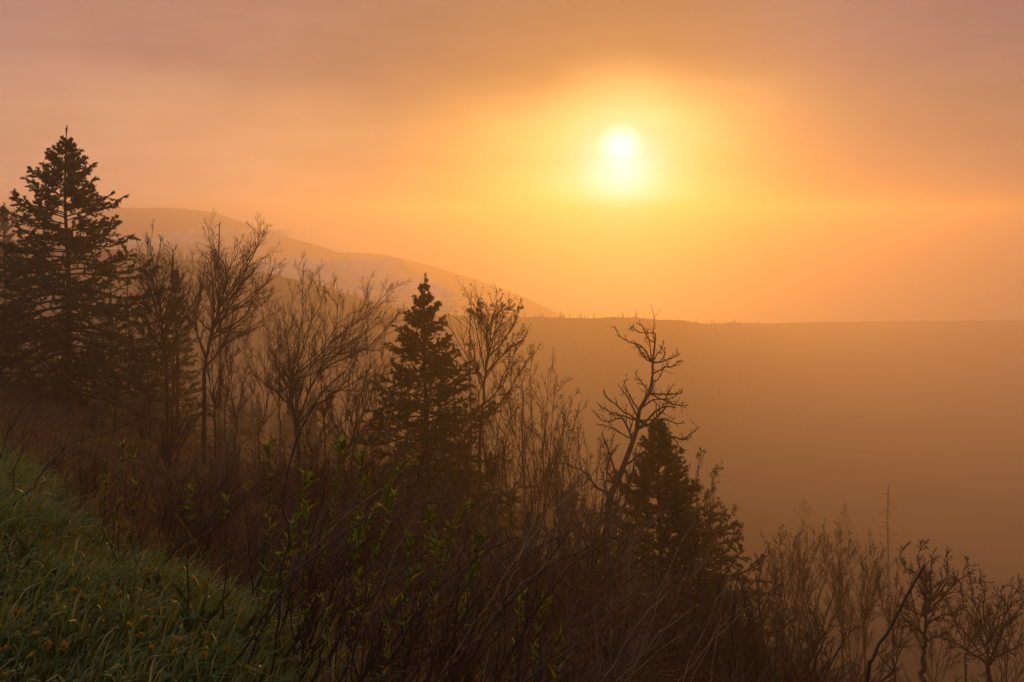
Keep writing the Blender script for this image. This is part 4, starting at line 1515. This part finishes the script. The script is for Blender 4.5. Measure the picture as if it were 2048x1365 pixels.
SHOOTS = [
    ([(145, 900), (140, 550), (138, 190)], 4.2, "leafy shoot left of the long curved black stem", 15, 0.15),
    ([(260, 1000), (250, 700), (300, 420)], 3.9, "pale leaved shoot right beside the long curved black stem", 9, 0.6),
    ([(318, 1050), (322, 700), (330, 330)], 4.0, "upright leafy shoot, first one right of the long curved black stem", 14, 0.25),
    ([(380, 960), (440, 600), (500, 330), (512, 170)], 4.3, "dark leafy shoot with a bare black tip", 13, 0.35),
    ([(520, 960), (570, 560), (600, 330), (612, 215)], 4.2, "tall leafy shoot with a curled leaf at its tip", 10, 0.5),
    ([(500, 1050), (590, 620), (640, 350)], 4.4, "leafy shoot between the curled tip shoot and the slanting one", 9, 0.55),
    ([(420, 1100), (600, 680), (740, 380), (822, 262)], 4.1, "long leafy shoot slanting up to the right", 14, 0.55),
    ([(600, 1060), (690, 720), (752, 500), (765, 430)], 3.8, "shoot with one bright yellow green side leaf", 8, 0.65),
    ([(560, 1000), (580, 700), (590, 545)], 3.9, "short shoot carrying a single bright yellow leaf", 5, 0.75),
    ([(640, 1000), (660, 850), (680, 700)], 3.7, "short leafy shoot low in the middle of the thicket", 6, 0.5),
    ([(820, 1230), (838, 900), (850, 640)], 3.8, "stout leafy shoot standing straight up near the middle", 13, 0.35),
    ([(860, 1100), (920, 750), (950, 520)], 4.1, "leafy shoot right of the stout straight one", 9, 0.5),
    ([(890, 1120), (1010, 800), (1090, 560), (1140, 470)], 4.3, "tall shoot with dark star like leaf clusters at the right", 11, 0.5),
    ([(940, 1080), (1000, 780), (1040, 580)], 4.2, "leafy shoot inside the right hand cluster", 9, 0.5),
    ([(960, 1100), (975, 820), (982, 640)], 3.8, "shoot with fresh bright tip leaves in the right hand cluster", 9, 0.5),
    ([(1090, 1080), (1150, 800), (1172, 640)], 3.9, "bright leafed shoot second from the right of the cluster", 9, 0.55),
    ([(1120, 1080), (1180, 800), (1210, 615)], 3.9, "bright leafed shoot at the right end of the cluster", 10, 0.5),
    ([(580, 1000), (585, 900), (590, 820)], 3.6, "small shoot low between the slanting stems", 5, 0.5),
    ([(1385, 1150), (1400, 1030), (1418, 915)], 4.2, "small leafy shoot far right of the cluster", 8, 0.4),
    ([(1480, 1200), (1500, 1060), (1530, 960)], 4.3, "small leafy sprig at the lower right of the shoots", 7, 0.4),
    ([(1590, 1330), (1600, 1230), (1598, 1150)], 3.6, "tiny sprig at the bottom right of the shoots", 5, 0.4),
    ([(100, 1150), (120, 980), (150, 860)], 3.7, "low leafy shoot at the edge of the grass", 9, 0.3),
    ([(190, 1130), (200, 900), (205, 730)], 3.8, "low leafy shoot left of the black stem foot", 8, 0.3),
    ([(720, 1250), (740, 1080), (770, 960)], 3.3, "low leafy shoot at the bottom of the thicket", 8, 0.3),
    ([(440, 1200), (430, 1050), (400, 930)], 3.4, "low leafy shoot with olive leaves left of centre", 8, 0.3),
]
for k, (pts, dep, lab, n, t0) in enumerate(SHOOTS):
    leafy(Z6(pts), dep, lab, 500 + k, int(n * 2.6), t0)
Z5s = [([(1280, 700), (1260, 500), (1255, 300), (1290, 230)], 4.6, "thin leafy shoot standing at the right border of the grass"),
       ([(880, 860), (882, 640), (884, 455)], 3.6, "thin stem with a leaf pair like a T above the grass edge"),
       ([(1050, 700), (1052, 560), (1050, 500)], 4.0, "short stem with two small yellow leaves right of the T shaped one"),
       ([(560, 480), (565, 350), (572, 245)], 5.2, "leafy shoot above the middle of the grass edge"),
       ([(490, 520), (495, 420), (500, 330)], 5.2, "short leafy shoot left of the one above the grass edge"),
       ([(625, 480), (628, 360), (630, 265)], 5.3, "thin leafy shoot right of the one above the grass edge"),
       ([(540, 560), (545, 470), (550, 380)], 4.9, "low olive sprig at the top of the grass edge")]
for k, (pts, dep, lab) in enumerate(Z5s):
    leafy(Z5(pts), dep, lab, 560 + k, 5 if "T" in lab or "two" in lab else 15, 0.75 if "T" in lab or "two" in lab else 0.3, 0.9, 0.3 if "T" in lab else 0.05)

# ---- dark canes and bare stems near the camera
stem_thing("curved_stem", [(555, 1260), (566, 1160), (574, 1080), (568, 1010), (574, 950), (586, 900), (600, 864), (620, 824), (640, 790), (665, 765), (690, 745)], 3.4, 0.0062, 0.0022,
           "long black stem curving up to the right, tallest in the thicket", "stem", seed=1, knots=0.5, n=24)
stem_thing("leaning_stick", Z4([(850, 1420), (900, 1260), (940, 1150), (990, 1050), (1060, 930), (1110, 840), (1160, 760), (1200, 680)]), 3.6, 0.0105, 0.0052,
           "thick black stick leaning right at the lower right", "stick", seed=2, knots=0.55, n=26)
stem_thing("arching_twig", [(108, 918), (130, 895), (170, 880), (222, 868), (272, 843)], 5.2, 0.0045, 0.0018, "thin dark twig arching right above the grass edge", "twig", seed=3, knots=0.4, side=3)
stem_thing("arching_twig", [(12, 880), (30, 838), (58, 806), (112, 780)], 5.6, 0.0045, 0.0018, "thin dark twig bending over at the left edge above the grass", "twig", seed=4, knots=0.4, side=2)
stem_thing("arching_twig", [(40, 905), (52, 860), (75, 810)], 5.4, 0.004, 0.0018, "thin upright dark twig near the left edge above the grass", "twig", seed=5, side=2)
CANES = [
    ([(200, 1130), (300, 700), (420, 270)], 4.0), ([(270, 1160), (450, 850), (640, 640), (860, 500), (1070, 430)], 3.9), ([(450, 1110), (640, 870), (830, 740)], 3.8),
    ([(990, 1250), (1190, 960), (1340, 840), (1540, 660), (1640, 620)], 3.7), ([(690, 1335), (850, 1300), (960, 1250)], 3.1), ([(360, 1160), (520, 800), (640, 640), (780, 540), (940, 450)], 4.2),
    ([(830, 1180), (900, 820), (935, 620), (1000, 480), (1020, 340)], 4.4), ([(300, 1100), (340, 700), (430, 400), (440, 250)], 4.4), ([(760, 1240), (900, 1000), (1080, 800)], 3.5),
    ([(1000, 1330), (1200, 1150), (1430, 1000)], 3.4), ([(1380, 1330), (1550, 1190), (1640, 1070)], 3.6), ([(640, 1260), (720, 1060), (830, 870)], 3.4), ([(560, 1200), (500, 930), (420, 720)], 3.7),
    ([(700, 1330), (640, 1100), (500, 880)], 3.2), ([(940, 1330), (955, 1180), (910, 1060)], 3.3), ([(1280, 1330), (1300, 1100), (1310, 900)], 3.9), ([(1150, 1320), (1290, 1120), (1340, 930)], 4.0),
    ([(60, 1150), (60, 800), (20, 420)], 4.3), ([(90, 1000), (120, 700), (220, 420)], 4.4), ([(520, 1330), (600, 1150), (720, 980)], 3.1), ([(1450, 1340), (1600, 1240), (1680, 1180)], 3.3),
    ([(860, 1340), (1000, 1140), (1100, 1010)], 3.2), ([(1500, 1340), (1510, 1150), (1560, 1020)], 3.5), ([(420, 1180), (470, 1000), (560, 820)], 3.5)]
rngk = np.random.default_rng(71)
for k in range(26):
    a_, b_ = rngk.uniform(0, 1500), rngk.uniform(1050, 1330)
    ln_, sl_ = rngk.uniform(300, 620), rngk.uniform(0.1, 0.95)
    CANES.append(([(a_, b_), (a_ + ln_ * sl_ * 0.35, b_ - ln_ * 0.42), (a_ + ln_ * sl_ * 0.75, b_ - ln_ * 0.72), (a_ + ln_ * sl_ * 1.2, b_ - ln_ * 0.92)], rngk.uniform(3.3, 4.8)))
for k, (pts, dep) in enumerate(CANES):
    stem_thing("bare_cane", Z6(pts), dep, 0.0075, 0.0022, "dark bare cane among the leafy shoots of the near thicket", "cane", "bare canes of the near thicket", seed=900 + k, knots=0.35, side=5)
R3 = [([(845, 1370), (900, 1240), (940, 1170), (980, 1100)], 4.2, "black bare stem slanting up left of the lower right trees"), ([(962, 1370), (968, 1280), (982, 1190)], 4.4, "short black upright stem beside the slanting one at the lower right"),
      ([(20, 1180), (130, 1090), (190, 1040), (270, 1010)], 4.2, "dark twig reaching right below the clump of upright stems"), ([(0, 1330), (40, 1180), (100, 1050), (160, 910)], 4.6, "pale thin twig slanting up below the clump of upright stems")]
for k, (pts, dep, lab) in enumerate(R3):
    stem_thing("bare_cane", Z3(pts), dep, 0.0048, 0.0022, lab, "cane", None, seed=640 + k, knots=0.4, side=3, mat=M_STRAW if "pale" in lab else M_CANE)
# pale dry stalks
rngd = np.random.default_rng(66)
for k in range(16):
    a = rngd.uniform(430, 1500)
    b = rngd.uniform(1080, 1330) + (40 if a > 1000 else 0)
    ln = rngd.uniform(60, 190)
    sl = rngd.uniform(-0.1, 1.1)
    stem_thing("dry_stalk", [(a, b), (a + ln * sl * 0.5, b - ln * 0.5), (a + ln * sl, b - ln * 0.9)], rngd.uniform(3.4, 4.8), 0.0026, 0.0012,
               "pale dry stalk caught among the dark canes of the near thicket", "stalk", "pale dry stalks of the near thicket", seed=700 + k, mat=M_STRAW)

# ------------------------------------------------------------------ haze and fog banks


def box_mesh(name, lo, hi, mat):
    v = [(x, y, z) for z in (lo[2], hi[2]) for y in (lo[1], hi[1]) for x in (lo[0], hi[0])]
    q = [(0, 2, 3, 1), (4, 5, 7, 6), (0, 1, 5, 4), (2, 6, 7, 3), (0, 4, 6, 2), (1, 3, 7, 5)]
    return mesh(name, v, quads=q, mat=mat)


tag(link("haze", box_mesh("haze", (-900, -75, -145), (900, 832, 15.5), volume_material("haze", HAZE_DENSITY, HAZE_COLOUR, HAZE_G))), kind="stuff")



def cloud_material(name, peak, detail, lo, hi):
    """pale vapour: a thin scatter of white that fades out towards its ragged rim"""
    m, N = material(name)
    co = N.n('ShaderNodeTexCoord').outputs['Object']
    sepn = N.n('ShaderNodeSeparateXYZ')
    N.put(sepn.inputs[0], co)
    r2 = N.vec('DOT_PRODUCT', N.vec('MULTIPLY', co, (1, 1, 0.0)).outputs[0], co).outputs['Value']
    oi = N.n('ShaderNodeObjectInfo').outputs['Random']
    p = N.vec('ADD', N.vec('MULTIPLY', co, (3.2, 1.6, 2.0)).outputs[0], (0, 0, 0)).outputs[0]
    cmb = N.n('ShaderNodeCombineXYZ')
    N.put(cmb.inputs[2], N.math('MULTIPLY', oi, 40.0))
    p = N.vec('ADD', p, cmb.outputs[0]).outputs[0]
    f = N.noise(p, 1.5, detail, 0.55)
    a = N.math('SUBTRACT', N.math('ADD', f, 0.30), N.math('MULTIPLY', r2, 0.75))
    alpha = N.smooth(a, lo, hi, 0.0, peak)
    d = N.n('ShaderNodeBsdfDiffuse')
    d.inputs[0].default_value = (0.88, 0.88, 0.9, 1)
    t = N.n('ShaderNodeBsdfTranslucent')
    t.inputs[0].default_value = (0.9, 0.9, 0.9, 1)
    mx = N.n('ShaderNodeMixShader')
    mx.inputs[0].default_value = 0.5
    N.put(mx.inputs[1], d.outputs[0])
    N.put(mx.inputs[2], t.outputs[0])
    tr = N.n('ShaderNodeBsdfTransparent')
    m2 = N.n('ShaderNodeMixShader')
    N.put(m2.inputs[0], alpha)
    N.put(m2.inputs[1], tr.outputs[0])
    N.put(m2.inputs[2], mx.outputs[0])
    out(N, m2.outputs[0])
    return m


M_CLOUD = cloud_material("valley_cloud", 0.85, 4.0, 0.12, 0.75)


def fog_bank(px, py, depth, size, label, seed, mat=M_CLOUD):
    """a lumpy lens of valley cloud, thick in the middle and ragged at the rim"""
    nu, nv = 72, 30
    th, ph = np.meshgrid(np.linspace(0, math.pi, nv + 1), np.arange(nu) * 2 * math.pi / nu, indexing='ij')
    d = np.stack((np.sin(th) * np.cos(ph), np.sin(th) * np.sin(ph), np.cos(th)), -1)
    k = 1 + 0.30 * vnoise(d[..., 0] * 3 + seed * 7.3, d[..., 1] * 3) + 0.22 * vnoise(d[..., 0] * 8 + seed, d[..., 1] * 7, 2)
    V = d.copy()
    V[..., 2] = d[..., 2] * (0.55 + 0.75 * np.abs(vnoise(d[..., 0] * 4 + seed, d[..., 1] * 4, 4)) + 0.4 * vnoise(d[..., 0] * 11, d[..., 1] * 9 + seed, 6))
    V[..., :2] *= k[..., None]
    i = np.arange((nv + 1) * nu).reshape(nv + 1, nu)
    nx = np.roll(i, -1, 1)
    Q = np.stack((i[:-1], nx[:-1], nx[1:], i[1:]), -1)
    o = link("fog_bank", mesh("fog_bank", V, quads=Q, mat=mat, smooth=True), None, at(px, py, depth))
    o.scale = size
    tag(o, label, "fog", kind="stuff")


fog_bank(650, 572, 420, (54, 50, 13), "pale fog lying in the valley behind the spur", 1)
fog_bank(790, 602, 400, (40, 40, 9), "lower end of the valley fog behind the middle spruce", 2)
fog_bank(310, 500, 440, (56, 40, 6), "thin fog behind the left part of the spur", 3)
fog_bank(450, 474, 590, (56, 30, 6), "fog rising between the far hill and the middle hill", 4)
fog_bank(640, 540, 500, (54, 30, 7), "fog lying at the foot of the middle hill", 5)
